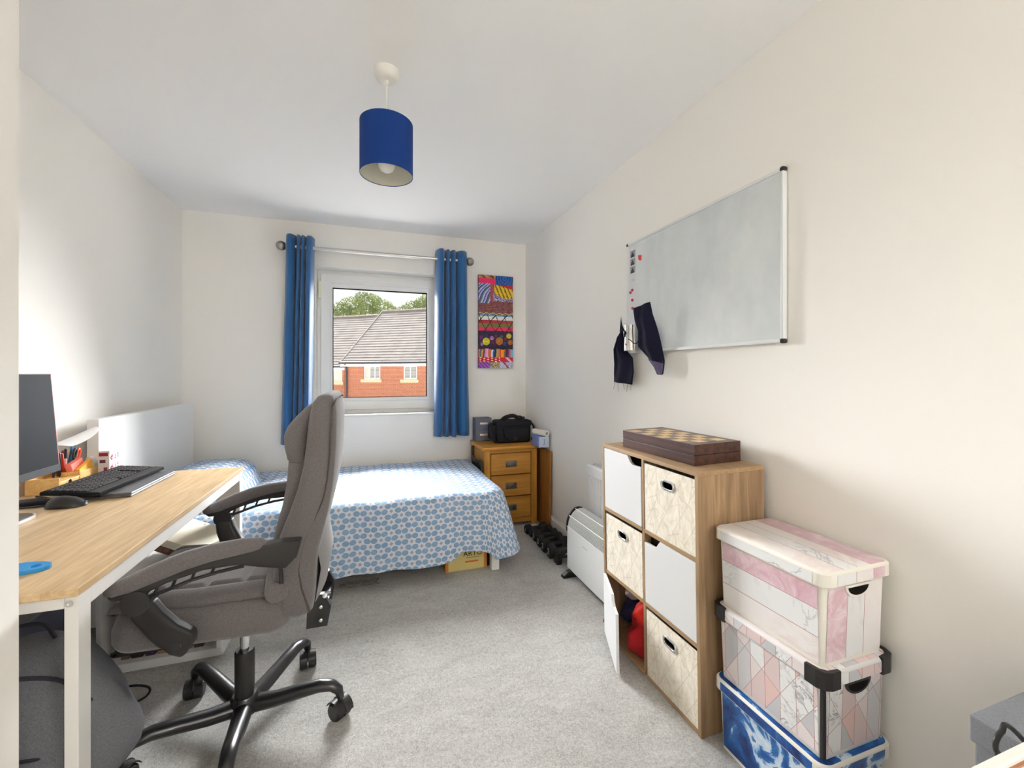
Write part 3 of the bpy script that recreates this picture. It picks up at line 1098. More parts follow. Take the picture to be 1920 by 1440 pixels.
for z0, z1 in ((.414, .583), (.240, .408), (.066, .234)):
    d = B().box(cx0 + .054, cx1 - .054, cy0 + .002, cy0 + .02, z0, z1, .005).build('drawer', OAKH, t)
    mx_, mz_ = (cx0 + cx1) / 2, (z0 + z1) / 2
    h_ = B().box(mx_ - .046, mx_ + .046, cy0 - .002, cy0 + .003, mz_ - .026, mz_ + .026, .002)
    h_.tube([(mx_ - .032, cy0 - .006, mz_ + .012), (mx_ - .030, cy0 - .012, mz_ - .006), (mx_ - .014, cy0 - .014, mz_ - .018), (mx_ + .014, cy0 - .014, mz_ - .018), (mx_ + .030, cy0 - .012, mz_ - .006), (mx_ + .032, cy0 - .006, mz_ + .012)], .004, 8)
    h_.ball((mx_ - .032, cy0 - .005, mz_ + .012), .007, n=8).ball((mx_ + .032, cy0 - .005, mz_ + .012), .007, n=8)
    h_.build('drop_handle', PEWTER, d, 40)

# grey two-drawer desk box
t = thing('drawer_box', 'small grey card box of two drawers with tan pulls', 'box', (.91, 3.56, .64))
gx0, gx1, gy0, gy1 = .845, .985, 3.50, 3.62
B().box(gx0, gx1, gy0 + .004, gy1, .6405, .838, .002).build('case', GREYBOX, t)
for z0 in (.646, .742):
    d = B().box(gx0 + .004, gx1 - .004, gy0, gy0 + .01, z0, z0 + .091, .002).build('drawer', GREYBOX, t)
    zc = z0 + .052
    B().sheet(lambda u, v: Vector((gx0 + .036 + .068 * u, gy0 - .001 - .010 * math.sin(PI * u), zc - .008 + .016 * v)), 8, 1).build('pull', LEATHER, d, 60)

# camera bag
t = thing('camera_bag', 'black padded camera bag on the oak chest', 'bag', (1.13, 3.42, .64))
bx0, bx1, by0, by1 = .985, 1.285, 3.33, 3.49
B().box(bx0, bx1, by0, by1, .6405, .80, .03, 4).build('body', BLACKF, t, 60)
B().box(bx0 - .006, bx1 + .006, by0 - .008, by1 + .004, .775, .828, .022, 4).build('lid', BLACKF, t, 60)
B().prism([(bx0 + .05, .765), (bx1 - .05, .765), (bx1 - .055, .70), (bx1 - .10, .67), (bx0 + .10, .67), (bx0 + .055, .70)], by0 - .022, by0 + .004, 'y').build('front_pocket', BLACKF, t)
B().box(1.120, 1.150, by0 - .028, by0 - .02, .668, .695, .003).build('buckle', BLACKP, t)
B().box(bx0 - .05, bx0 + .008, by0 + .02, by1 - .03, .67, .80, .022, 4).build('side_pocket', BLACKF, t, 60)
B().tube(spl([(bx0 + .06, 3.41, .822), (bx0 + .09, 3.40, .848), (1.13, 3.39, .862), (bx1 - .11, 3.40, .850), (bx1 - .07, 3.41, .822)]), .017, 8).build('carry_handle', BLACKF, t, 60)
B().tube(spl([(bx1 - .03, 3.40, .815), (bx1 + .012, 3.38, .805), (bx1 + .03, 3.36, .76), (bx1 + .02, 3.345, .70), (bx1 + .005, 3.34, .66)]), .012, 8, flat=.5).build('strap', BLACKF, t, 60)
B().tube(spl([(bx0, 3.40, .81), (bx0 - .045, 3.37, .80), (bx0 - .06, 3.345, .74), (bx0 - .035, 3.325, .68), (bx0 - .01, 3.315, .655)]), .013, 8, flat=.5).build('strap', BLACKF, t, 60)
B().ball((1.20, 3.40, .845), .022, (1.3, .9, .8), 10).ball((1.235, 3.40, .838), .018, (1, .9, .9), 10).build('clip', BLACKP, t, 60)

# carton and paper roll at the wall side of the chest
t = thing('carton', 'slim blue and white carton overhanging the chest corner', 'carton', (1.297, 3.18, .64))
PALEB = mat('pale_blue_card', S(190, 204, 224), .6)
B().box(1.245, 1.330, 3.065, 3.215, .6405, .724, .001).build('carton_body', mat('blue_print_card', S(120, 138, 190), .6, var=.35, vscale=30), t)
B().box(1.246, 1.329, 3.063, 3.066, .6415, .723).build('carton_end', PALEB, t)
text('lettering', 'Panool', .018, (1.288, 3.0625, .682), (PI / 2, -PI / 2, 0), TEXT_K, t)
rl = B()
mrot = Matrix.Translation((1.306, 3.05, .7495)) @ Matrix.Rotation(R(16), 4, 'Z') @ Matrix.Rotation(-PI / 2, 4, 'X')
rl.lathe([(.024, 0), (.024, .165), (.013, .165), (.013, 0), (.024, 0)], (0, 0, 0), 24, mrot, cap=False)
tag(rl.build('paper_roll', mat('cream_paper', S(226, 222, 206), .8), None, 40), 'cream paper roll lying on the slim carton', 'paper roll')

# board leaning between chest and wall
t = B().box(0, .016, 3.03, 3.50, 0, .615, .002).xf(Matrix.Translation((1.312, 0, 0)) @ Matrix.Rotation(R(.8), 4, 'Y')).build('wooden_board', PINE)
tag(t, 'brown wooden board leaning on the wall beside the oak chest', 'board')

# folded black stand by the chest
t = thing('folded_stand', 'folded black stand wedged between bed and oak chest', 'stand', (.826, 3.42, .40))
B().box(.819, .835, 3.22, 3.52, .42, .505, .004, mtx=Matrix.Translation((0, 3.39, .41)) @ Matrix.Rotation(R(-10), 4, 'X') @ Matrix.Translation((0, -3.39, -.41))).build('folded_frame', BLACKP, t)
lat = B()
for k in range(6):
    lat.box(.813, .819, 3.25 + k * .042, 3.27 + k * .042, .49, .53 - .006 * (5 - k))
lat.build('hinged_bars', BLACKM, t)
B().tube([(.822, 3.50, .30), (.824, 3.53, .50), (.826, 3.54, .60)], .011, 8).build('post', BLACKP, t, 50)

# ------------------------------------------------------------------ dumbbells
def dumbbell(label, x, y, length, r, num, rz, first=None):
    t = thing('dumbbell', label, 'dumbbell', (x, y, 0), (0, 0, rz), 'dumbbells lined up by the wall')
    hl = length / 2
    B().cyl((-hl + .03, 0, r), (hl - .03, 0, r), r * .48, n=14).build('handle', RUBBER, t, 50, world=False)
    for sx in (-1, 1):
        m_ = Matrix.Translation((sx * (hl - .05), 0, r)) @ Matrix.Rotation(sx * PI / 2, 4, 'Y') @ Matrix.Rotation(PI / 8, 4, 'Z')
        hd_ = B().lathe([(r * .7, 0), (r, .008), (r, .042), (r * .8, .05)], (0, 0, 0), 20, m_).build('head', RUBBER, t, 25, world=False)
        if sx < 0:
            text('number', num, r * 1.15, (-hl - .0007, 0, r), (PI / 2, 0, -PI / 2), TEXT_W, t, world=False)
    return t


for k, (x, y, ln, r, nm, lab) in enumerate([
        (1.205, 2.565, .19, .046, '2', 'large dark dumbbell nearest the convector heater'),
        (1.205, 2.668, .19, .045, '2', 'large dark dumbbell second from the convector heater'),
        (1.205, 2.765, .185, .042, '2', 'dark dumbbell third from the convector heater'),
        (1.210, 2.858, .18, .040, '2', 'dark dumbbell fourth from the convector heater'),
        (1.212, 2.945, .175, .036, '1', 'small dark dumbbell fifth from the convector heater'),
        (1.20, 3.025, .17, .034, '1', 'small dark dumbbell touching the front of the oak chest')]):
    dumbbell(lab, x, y, ln, r, nm, R(4) * ((k % 3) - 1))
t = thing('push_up_grip', 'black rubber block with a pale swirl before the dumbbells', 'fitness block', (1.22, 2.485, 0))
B().box(1.13, 1.29, 2.47, 2.512, .03, .085, .012, 3).build('block', BLACKP, t, 50)
B().prism([(1.125, 0), (1.155, 0), (1.165, .05), (1.15, .075), (1.13, .07)], 2.462, 2.516, 'y').build('foot', BLACKP, t)
B().prism([(1.27, 0), (1.30, 0), (1.30, .07), (1.28, .075), (1.265, .05)], 2.462, 2.516, 'y').build('foot', BLACKP, t)
B().tube([(1.188, 2.4695, .052), (1.193, 2.4695, .063), (1.204, 2.4695, .064), (1.209, 2.4695, .056), (1.203, 2.4695, .050)], .0018, 6).build('swirl_mark', TEXT_W, t)

# ------------------------------------------------------------------ radiator on the right wall
RADW = mat('radiator_enamel', S(240, 241, 242), .4, spec=.3)
t = thing('radiator', 'white panel radiator on the wall behind the heater', 'radiator', (1.305, 2.05, .10))
rb = B()
nn = 17
pr = [(1.335, 1.775), (1.335, 2.335)]
ys = []
prof = []
for k in range(nn):
    y0_ = 1.785 + k * .0325
    prof += [(1.288, y0_), (1.288, y0_ + .012), (1.274, y0_ + .017), (1.274, y0_ + .028)]
prof += [(1.288, 2.338)]
ring_b = [Vector((x, y, .13)) for x, y in prof]
ring_t = [Vector((x, y, .60)) for x, y in prof]
rb.ring_loft([ring_b, ring_t], cap=False, closed=False)
o = rb.build('fluted_panel', RADW, t)
m_ = o.modifiers.new('solid', 'SOLIDIFY')
m_.thickness = .004
B().box(1.271, 1.284, 1.775, 2.343, .595, .655, .004).build('top_rail', RADW, t)
B().box(1.271, 1.284, 1.775, 2.343, .10, .14, .004).build('bottom_rail', RADW, t)
B().box(1.284, 1.333, 2.337, 2.343, .10, .655, .002).build('side_cover', RADW, t)
B().box(1.284, 1.333, 1.775, 1.781, .10, .655, .002).build('side_cover', RADW, t)
gr = B().box(1.276, 1.335, 1.775, 2.343, .655, .660)
gr.build('top_grille', RADW, t)
sg = B()
for k in range(26):
    sg.box(1.290, 1.305, 1.79 + k * .021, 1.7935 + k * .021, .660, .6608).box(1.311, 1.326, 1.80 + k * .021, 1.8035 + k * .021, .660, .6608)
stuff(sg.build('grille_slots', DARKHOLE, t))
B().box(1.334, 1.348, 1.9, 1.93, .2, .6).build('wall_bracket', RADW, t)
B().box(1.334, 1.348, 2.2, 2.23, .2, .6).build('wall_bracket', RADW, t)

# ------------------------------------------------------------------ convector heater
t = thing('convector_heater', 'white convector heater with slotted curved top on black feet', 'heater', (1.195, 2.06, 0))
hy0, hy1 = 1.77, 2.352
HW = mat('heater_enamel', S(236, 238, 238), .25, spec=.5)
fx0, fx1 = 1.142, 1.250
B().box(fx0, fx0 + .004, hy0, hy1, .035, .285, .001).build('front_panel', HW, t)
B().box(fx1 - .004, fx1, hy0, hy1, .035, .36, .001).build('rear_panel', HW, t)
arcp = []
for k in range(13):
    a = PI - (PI * .60) * k / 12
    arcp.append((fx0 + .082 + .082 * math.cos(a), .285 + .105 * math.sin(a)))
slat = B()
ny_ = 62
for k in range(ny_):
    y = hy0 + .015 + (hy1 - hy0 - .03) * k / (ny_ - 1)
    slat.tube([(x, y, z) for x, z in arcp], .0021, 5)
stuff(slat.build('grille_slats', HW, t))
for q in (0, 4, 8, 12):
    x, z = arcp[q]
    B().tube([(x, hy0, z), (x, hy1, z)], .0035, 6).build('grille_bar', HW, t)
B().sheet(lambda u, v: Vector((fx0 + .082 + .074 * math.cos(PI - PI * .62 * u), hy0 + .006 + (hy1 - hy0 - .012) * v, .283 + .097 * math.sin(PI - PI * .62 * u))), 12, 1).build('grille_shade_sheet', mat('dark_grille_shade', S(70, 72, 74), .8), t, 60)  # dark sheet added as the shade seen between the slats
B().box(fx0 + .008, fx1 - .008, hy0 + .01, hy1 - .01, .27, .28).build('inner_element', DARKHOLE, t)
endp = [(fx0 - .002, .03), (fx1, .03), (fx1, .385)] + [(x - .002, z + .004) for x, z in reversed(arcp)]
B().prism([(fx0 - .003, .255)] + [(fx1 + .002, .255), (fx1 + .002, .37)] + [(x - .002, z + .005) for x, z in reversed(arcp)], hy1, hy1 + .012, 'y').build('end_cap', BLACKP, t)
B().prism([(fx0, .035), (fx1, .035), (fx1, .26), (fx0, .26)], hy1 - .004, hy1, 'y').build('end_panel', HW, t)
B().prism([(fx0 - .003, .255)] + [(fx1 + .002, .255), (fx1 + .002, .37)] + [(x - .002, z + .005) for x, z in reversed(arcp)], hy0 - .004, hy0, 'y').build('end_cap', BLACKP, t)
for y in (hy1 - .065, hy0 + .03):
    B().prism([(1.085, 0), (1.262, 0), (1.262, .02), (1.24, .04), (1.15, .04), (1.115, .032), (1.09, .015)], y, y + .035, 'y').build('foot', BLACKP, t)
B().box(fx0 - .0005, fx0, 2.10, 2.16, .233, .237).build('printed_mark', mat('grey_print', S(165, 170, 172), .5), t)

# ------------------------------------------------------------------ cube shelf (leans very slightly off the wall) and what is in it
SHX, SHY0, SHW, SHD, SHH = 1.046, 1.139, .613, .288, .890
TILT = Matrix.Translation((SHX, SHY0, 0)) @ Matrix.Rotation(R(-1.0), 4, 'Y')
# local: x depth from front, y from near end to far end, z up


def shelf_thing(name, label, cat, loc, group=None, rz=0):
    o = thing(name, label, cat, (0, 0, 0), (0, 0, 0), group)
    o.matrix_world = TILT @ Matrix.Translation(loc) @ Matrix.Rotation(rz, 4, 'Z')
    return o


T = .015
t = shelf_thing('cube_shelf', 'oak effect six cube shelf unit with white doors', 'shelf', (0, 0, 0))
CW = (SHW - 3 * T) / 2
CH = (SHH - 4 * T) / 3


def sb(x0, x1, y0, y1, z0, z1, nm, m, par=t, r=.001):
    return B().box(x0, x1, y0, y1, z0, z1, r).build(nm, m, par, world=False)


sb(0, SHD, 0, T, 0, SHH - T, 'side_panel', SHELFW)
sb(0, SHD, SHW - T, SHW, 0, SHH - T, 'side_panel', SHELFW)
sb(0, SHD, 0, SHW, SHH - T, SHH, 'top_panel', SHELFE)
sb(.003, SHD, T + CW, 2 * T + CW, T, SHH - T, 'divider', SHELFW)
for i in range(3):
    z = i * (CH + T)
    sb(.002, SHD, T, T + CW, z, z + T, 'shelf_board', SHELFE)
    sb(.002, SHD, 2 * T + CW, SHW - T, z, z + T, 'shelf_board', SHELFE)
sb(SHD - .004, SHD - .001, T, SHW - T, T, SHH - T, 'back_board', SHELFW)
DOORM = mat('white_door_laminate', S(224, 224, 224), .45, spec=.35)


def door(y0, z0, notch_far, par):
    g = .002
    a, b_, c, d = y0 + g, y0 + CW - g, z0 + g, z0 + CH - g
    nw, nh = .085, .034
    if notch_far:       # cut-out in the top corner away from the camera
        pts = [(a, c), (b_, c), (b_, d - nh), (b_ - nw + .03, d - nh), (b_ - nw + .012, d - nh + .008), (b_ - nw - .008, d), (a, d)]
    else:
        pts = [(a, c), (b_, c), (b_, d), (a + nw + .008, d), (a + nw - .012, d - nh + .008), (a + nw - .03, d - nh), (a, d - nh)]
    return bev(B().prism(pts, .001, .013, 'x').build('door', DOORM, par, world=False), .001)


yN, yFc = T, 2 * T + CW
zr = [T + i * (CH + T) for i in range(3)]
door(yFc, zr[2], False, t)
door(yN, zr[1], True, t)
# ajar door at the bottom, hinged on the far side
dg = B()
g = .002
L_ = CW - 2 * g
dg.prism([(0, g), (-L_, g), (-L_, CH - .036), (-L_ + .055, CH - .036), (-L_ + .075, CH - .026), (-L_ + .092, CH - g), (0, CH - g)], -.012, 0, 'x')
dg.xf(Matrix.Translation((.001, SHW - T - .002, zr[0])) @ Matrix.Rotation(R(-21), 4, 'Z'))
bev(dg.build('door', DOORM, t, world=False, label='white door standing ajar'), .001)
# dark blocks put in as shade behind the doors' finger cut-outs
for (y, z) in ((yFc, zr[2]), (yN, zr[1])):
    sb(.03, SHD - .01, y + .004, y + CW - .004, z + .004, z + CH - .004, 'recess_shade', DARKHOLE)


def bin_mat():
    m = N('cream_quilted_velvet')
    c = m.xyz(m.coord())
    y, z = c[1], c[2]
    cw = .062
    i = m.math('FLOOR', m.math('DIVIDE', y, cw))
    fy = m.math('SUBTRACT', m.math('DIVIDE', y, cw), i)
    odd = m.math('MODULO', m.math('ABSOLUTE', i), 2.0)
    sgn = m.math('SUBTRACT', m.math('MULTIPLY', odd, 2.0), 1.0)
    zz = m.math('ADD', m.math('DIVIDE', z, .052), m.math('MULTIPLY', m.math('MULTIPLY', sgn, fy), .55))
    fz = m.math('SUBTRACT', zz, m.math('FLOOR', zz))
    d1 = m.math('MULTIPLY', m.math('MINIMUM', fz, m.math('SUBTRACT', 1.0, fz)), .052)
    third = m.math('MODULO', m.math('ABSOLUTE', m.math('ADD', m.math('FLOOR', zz), m.math('MULTIPLY', i, 2.0))), 3.0)
    keep = m.math('GREATER_THAN', third, .5)
    d1 = m.math('ADD', d1, m.math('MULTIPLY', m.math('SUBTRACT', 1.0, keep), 1.0))
    d2 = m.math('MULTIPLY', m.math('MINIMUM', fy, m.math('SUBTRACT', 1.0, fy)), cw)
    # long diagonals
    dg_ = m.math('DIVIDE', m.math('ADD', y, m.math('MULTIPLY', z, .62)), .075)
    fd = m.math('SUBTRACT', dg_, m.math('FLOOR', dg_))
    d3 = m.math('MULTIPLY', m.math('MINIMUM', fd, m.math('SUBTRACT', 1.0, fd)), .075)
    dm = m.math('MINIMUM', d1, m.math('ADD', d3, m.math('MULTIPLY', keep, .0)))
    dm = m.math('MINIMUM', dm, m.math('ADD', d2, m.math('MULTIPLY', keep, 1.0)))
    line = m.ramp(dm, [(.0008, (1, 1, 1)), (.0024, (0, 0, 0))])
    n = m.noise(m.coord(scale=(1, 2.4, 1), rot=(.6, 0, 0)), 22, 4, .6, .8)
    col = m.ramp(n, [(.3, S(206, 194, 172)), (.5, S(228, 219, 200)), (.72, S(240, 233, 219))])
    col = m.mix(m.math('MULTIPLY', line, .42), col, S(176, 162, 138))
    m.bump(m.math('SUBTRACT', m.math('MULTIPLY', n, .3), line), .14, .002)
    return m.done(col, .7, spec=.25, Sheen_Weight=.5)


BINM = bin_mat()


def oval(cx_, cz_, w, h_, n=28):
    """stadium outline"""
    r = h_ / 2
    out = []
    for k in range(n):
        a = 2 * PI * k / n
        x = r * math.cos(a) + (w / 2 - r) * (1 if math.cos(a) >= 0 else -1)
        out.append((cx_ + x, cz_ + r * math.sin(a)))
    return out


def fabric_bin(label, y0, z0):
    t = shelf_thing('storage_bin', label, 'storage bin', (.004, y0 + .004, z0 + .0006), 'cream fabric bins in the cube shelf')
    w, h_ = CW - .008, CH - .014
    hy, hz = w / 2, h_ - .055
    B().prism([(0, 0), (w, 0), (w, h_), (0, h_)], 0, .004, 'x', holes=[oval(hy, hz, .062, .026)]).build('front', BINM, t, world=False)
    s_ = B()
    s_.box(.004, .27, 0, .003, 0, h_).box(.004, .27, w - .003, w, 0, h_).box(.267, .27, .003, w - .003, 0, h_).box(.004, .27, .003, w - .003, 0, .004)
    s_.build('sides', mat('cream_bin_fabric', S(222, 212, 192), .9) if 'cream_bin_fabric' not in bpy.data.materials else bpy.data.materials['cream_bin_fabric'], t, world=False)
    B().tube([(-.001, a, b_) for a, b_ in oval(hy, hz, .066, .030)], .0045, 8, closed=True).build('metal_grip', CHROME, t, 60, world=False)
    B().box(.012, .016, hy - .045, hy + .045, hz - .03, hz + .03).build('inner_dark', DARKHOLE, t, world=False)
    return t


fabric_bin('cream quilted fabric bin at the top of the cube shelf', yN, zr[2])
fabric_bin('cream quilted fabric bin left of the white middle door', yFc, zr[1])
fabric_bin('cream quilted fabric bin in the bottom row beside the ajar door', yN, zr[0])

# bundled clothes behind the ajar door
def cloth_lump(name, label, c, sc, m, seed):
    rnd = random.Random(seed)
    b = B().ball((0, 0, 0), 1, n=28)
    ph = [rnd.uniform(0, 6) for _ in range(6)]
    for v in b.bm.verts:
        p = v.co
        k = 1 + .14 * math.sin(5 * p.x + ph[0] + 3 * p.z) + .12 * math.sin(6 * p.y + ph[1] + 4 * p.x) + .08 * math.sin(9 * p.z + ph[2] + 5 * p.y)
        v.co = Vector((p.x * k * sc[0], p.y * k * sc[1], p.z * k * sc[2]))
    lo = min(v.co.z for v in b.bm.verts)
    for v in b.bm.verts:
        v.co.z = max(v.co.z, lo * .8)
    b.xf(TILT @ Matrix.Translation(c))
    return tag(b.build(name, m, None, 80), label, 'clothing')


REDC = mat('red_cloth', S(178, 18, 30), .8, var=.25, vscale=14)
cloth_lump('folded_clothes', 'bundle of bright red clothing at the bottom of the open cube', (.105, yFc + .10, zr[0] + .070), (.09, .085, .075), REDC, 1)
cloth_lump('folded_clothes', 'orange red cloth on top of the clothes bundle', (.09, yFc + .072, zr[0] + .185), (.07, .052, .052), mat('scarlet_cloth', S(214, 40, 30), .8, var=.2, vscale=14), 2)
cloth_lump('folded_clothes', 'navy patterned cloth tucked behind the ajar door', (.12, yFc + .20, zr[0] + .13), (.08, .042, .06), mat('navy_cloth', S(40, 40, 80), .85, var=.4, vscale=12), 3)
cloth_lump('folded_clothes', 'grey cloth at the top of the open cube', (.12, yFc + .17, zr[0] + .232), (.08, .055, .03), mat('grey_cloth', S(140, 132, 135), .9), 4)

# ------------------------------------------------------------------ folding chess board on the shelf
CHZ = SHH
t = thing('chess_board', 'closed folding chess box with dark frame on the shelf top', 'chess set', (0, 0, 0))
t.matrix_world = TILT @ Matrix.Translation((.055, .075, CHZ + .0008)) @ Matrix.Rotation(R(1.5), 4, 'Z')
bw, bl_, bh = .215, .43, .075
B().box(0, bw, 0, bl_, 0, bh / 2 - .0012, .001).build('lower_half', CHESSD, t, world=False)
B().box(0, bw, 0, bl_, bh / 2, bh, .001).build('upper_half', CHESSD, t, world=False)
MAPLE = mat('maple_square', S(214, 184, 134), .4, var=.08, vscale=20)
WALN = mat('walnut_square', S(112, 88, 70), .4, var=.12, vscale=20)
sq = (bl_ - .07) / 8
me_sq = {}
for i in range(4):
    for j in range(8):
        dark = (i + j) % 2
        key = dark
        if key not in me_sq:
            o = B().box(0, sq, 0, sq, 0, .0008).build('square', WALN if dark else MAPLE, t, world=False)
            me_sq[key] = o.data
            off = o.location.copy()
        else:
            o = bpy.data.objects.new('square', me_sq[key])
            C.objects.link(o)
            o.parent = t
        o.location = (bw - .03 - (i + .5) * sq, .035 + (j + .5) * sq, bh - .0002)
B().box(-.001, bw + .001, bl_ * .0, .004, bh / 2 - .0015, bh / 2 + .0003).build('seam', DARKHOLE, t, world=False)

# ------------------------------------------------------------------ three stacked lidded boxes
def marble(m, vec, base, vein, scale=6, w=.03, amt=.8):
    n = m.noise(vec, scale, 6, .62, 1.2)
    d = m.math('ABSOLUTE', m.math('SUBTRACT', n, .5))
    f = m.ramp(d, [(.0, (1, 1, 1)), (w, (0, 0, 0))])
    g_ = m.noise(vec, scale * .5, 3)
    f = m.math('MULTIPLY', f, m.math('MULTIPLY', m.ramp(g_, [(.45, (0, 0, 0)), (.62, (1, 1, 1))]), amt))
    return m.mix(f, base, vein)


def pink_marble(name, axis, stops):
    """stops along object axis (in metres): pink / white / white bands with thin copper lines between"""
    m = N(name)
    co = m.coord()
    x = m.xyz(co)[axis]
    white = marble(m, co, S(236, 236, 236), S(140, 140, 150), 7, .02, .7)
    blush = marble(m, co, S(240, 235, 233), S(218, 190, 186), 5, .10, .5)
    pk = m.noise(co, 16, 5, .65, 1.0)
    pink = m.ramp(pk, [(.3, S(206, 162, 174)), (.5, S(222, 192, 200)), (.7, S(240, 226, 230))])
    col = None
    prev = None
    for lim, kind in stops:
        c = {'p': pink, 'w': white, 'b': blush}[kind]
        if col is None:
            col = c
        else:
            col = m.mix(m.math('GREATER_THAN', x, prev), col, c)
            ln = m.math('LESS_THAN', m.math('ABSOLUTE', m.math('SUBTRACT', x, prev)), .0009)
            col = m.mix(ln, col, S(178, 130, 136))
        prev = lim
    return m.done(col, .35, spec=.45)


def geo_mat(name, ax):
    """flat print: grey / blush / marble triangles with rose lines; ax = horizontal object axis"""
    m = N(name)
    co = m.coord()
    c = m.xyz(co)
    h_, z = c[ax], c[2]
    cw = .048
    a = m.math('DIVIDE', h_, cw)
    ia = m.math('FLOOR', a)
    fa = m.math('SUBTRACT', a, ia)
    b_ = m.math('ADD', m.math('DIVIDE', z, .125), m.math('MULTIPLY', a, .62))
    ib = m.math('FLOOR', b_)
    fb = m.math('SUBTRACT', b_, ib)
    c_ = m.math('ADD', m.math('SUBTRACT', m.math('DIVIDE', z, .16), m.math('MULTIPLY', a, .16)), 10.35)
    ic = m.math('FLOOR', c_)
    fc = m.math('SUBTRACT', c_, ic)
    comb = m.n('CombineXYZ')
    m.t.links.new(ia, comb.inputs[0])
    m.t.links.new(ib, comb.inputs[1])
    m.t.links.new(ic, comb.inputs[2])
    wn_ = m.n('TexWhiteNoise', noise_dimensions='3D')
    m.t.links.new(comb.outputs[0], wn_.inputs['Vector'])
    pal = m.ramp(wn_.outputs['Value'], [(0, S(200, 200, 203)), (.22, S(232, 222, 221)), (.42, S(222, 202, 200)), (.58, S(212, 211, 214)), (.74, S(228, 196, 190)), (.78, S(238, 238, 238))], True)
    mb = marble(m, co, S(238, 238, 238), S(90, 90, 96), 26, .05, .9)
    col = m.mix(m.math('GREATER_THAN', wn_.outputs['Value'], .78), pal, mb)

    def edge(f, sc):
        return m.math('MULTIPLY', m.math('MINIMUM', f, m.math('SUBTRACT', 1.0, f)), sc)
    d = m.math('MINIMUM', edge(fa, cw), m.math('MINIMUM', edge(fb, .09), edge(fc, .14)))
    col = m.mix(m.math('LESS_THAN', d, .0008), col, S(176, 128, 130))
    return m.done(col, .3, spec=.45)


def ink_mat():
    m = N('blue_ink_marble')
    co = m.coord(loc=(.3, .1, .2))
    n = m.noise(co, 8, 6, .6, 1.0)
    col = m.ramp(n, [(.34, S(16, 36, 90)), (.45, S(24, 78, 150)), (.52, S(44, 112, 180)), (.545, S(190, 212, 232)), (.61, S(222, 230, 238)), (.64, S(70, 128, 190)), (.74, S(16, 40, 96))])
    return m.done(col, .3, spec=.45)


CREAMP = mat('cream_plastic', S(236, 232, 222), .4)
bxa, bxb, bya, byb = 1.085, 1.318, .765, 1.105      # body footprint


def rrect(x0, x1, y0, y1, r, z, n=5):
    out = []
    for cx_, cy_, a0 in ((x1 - r, y1 - r, 0), (x0 + r, y1 - r, PI / 2), (x0 + r, y0 + r, PI), (x1 - r, y0 + r, 3 * PI / 2)):
        for k in range(n + 1):
            a = a0 + PI / 2 * k / n
            out.append(Vector((cx_ + r * math.cos(a), cy_ + r * math.sin(a), z)))
    return out


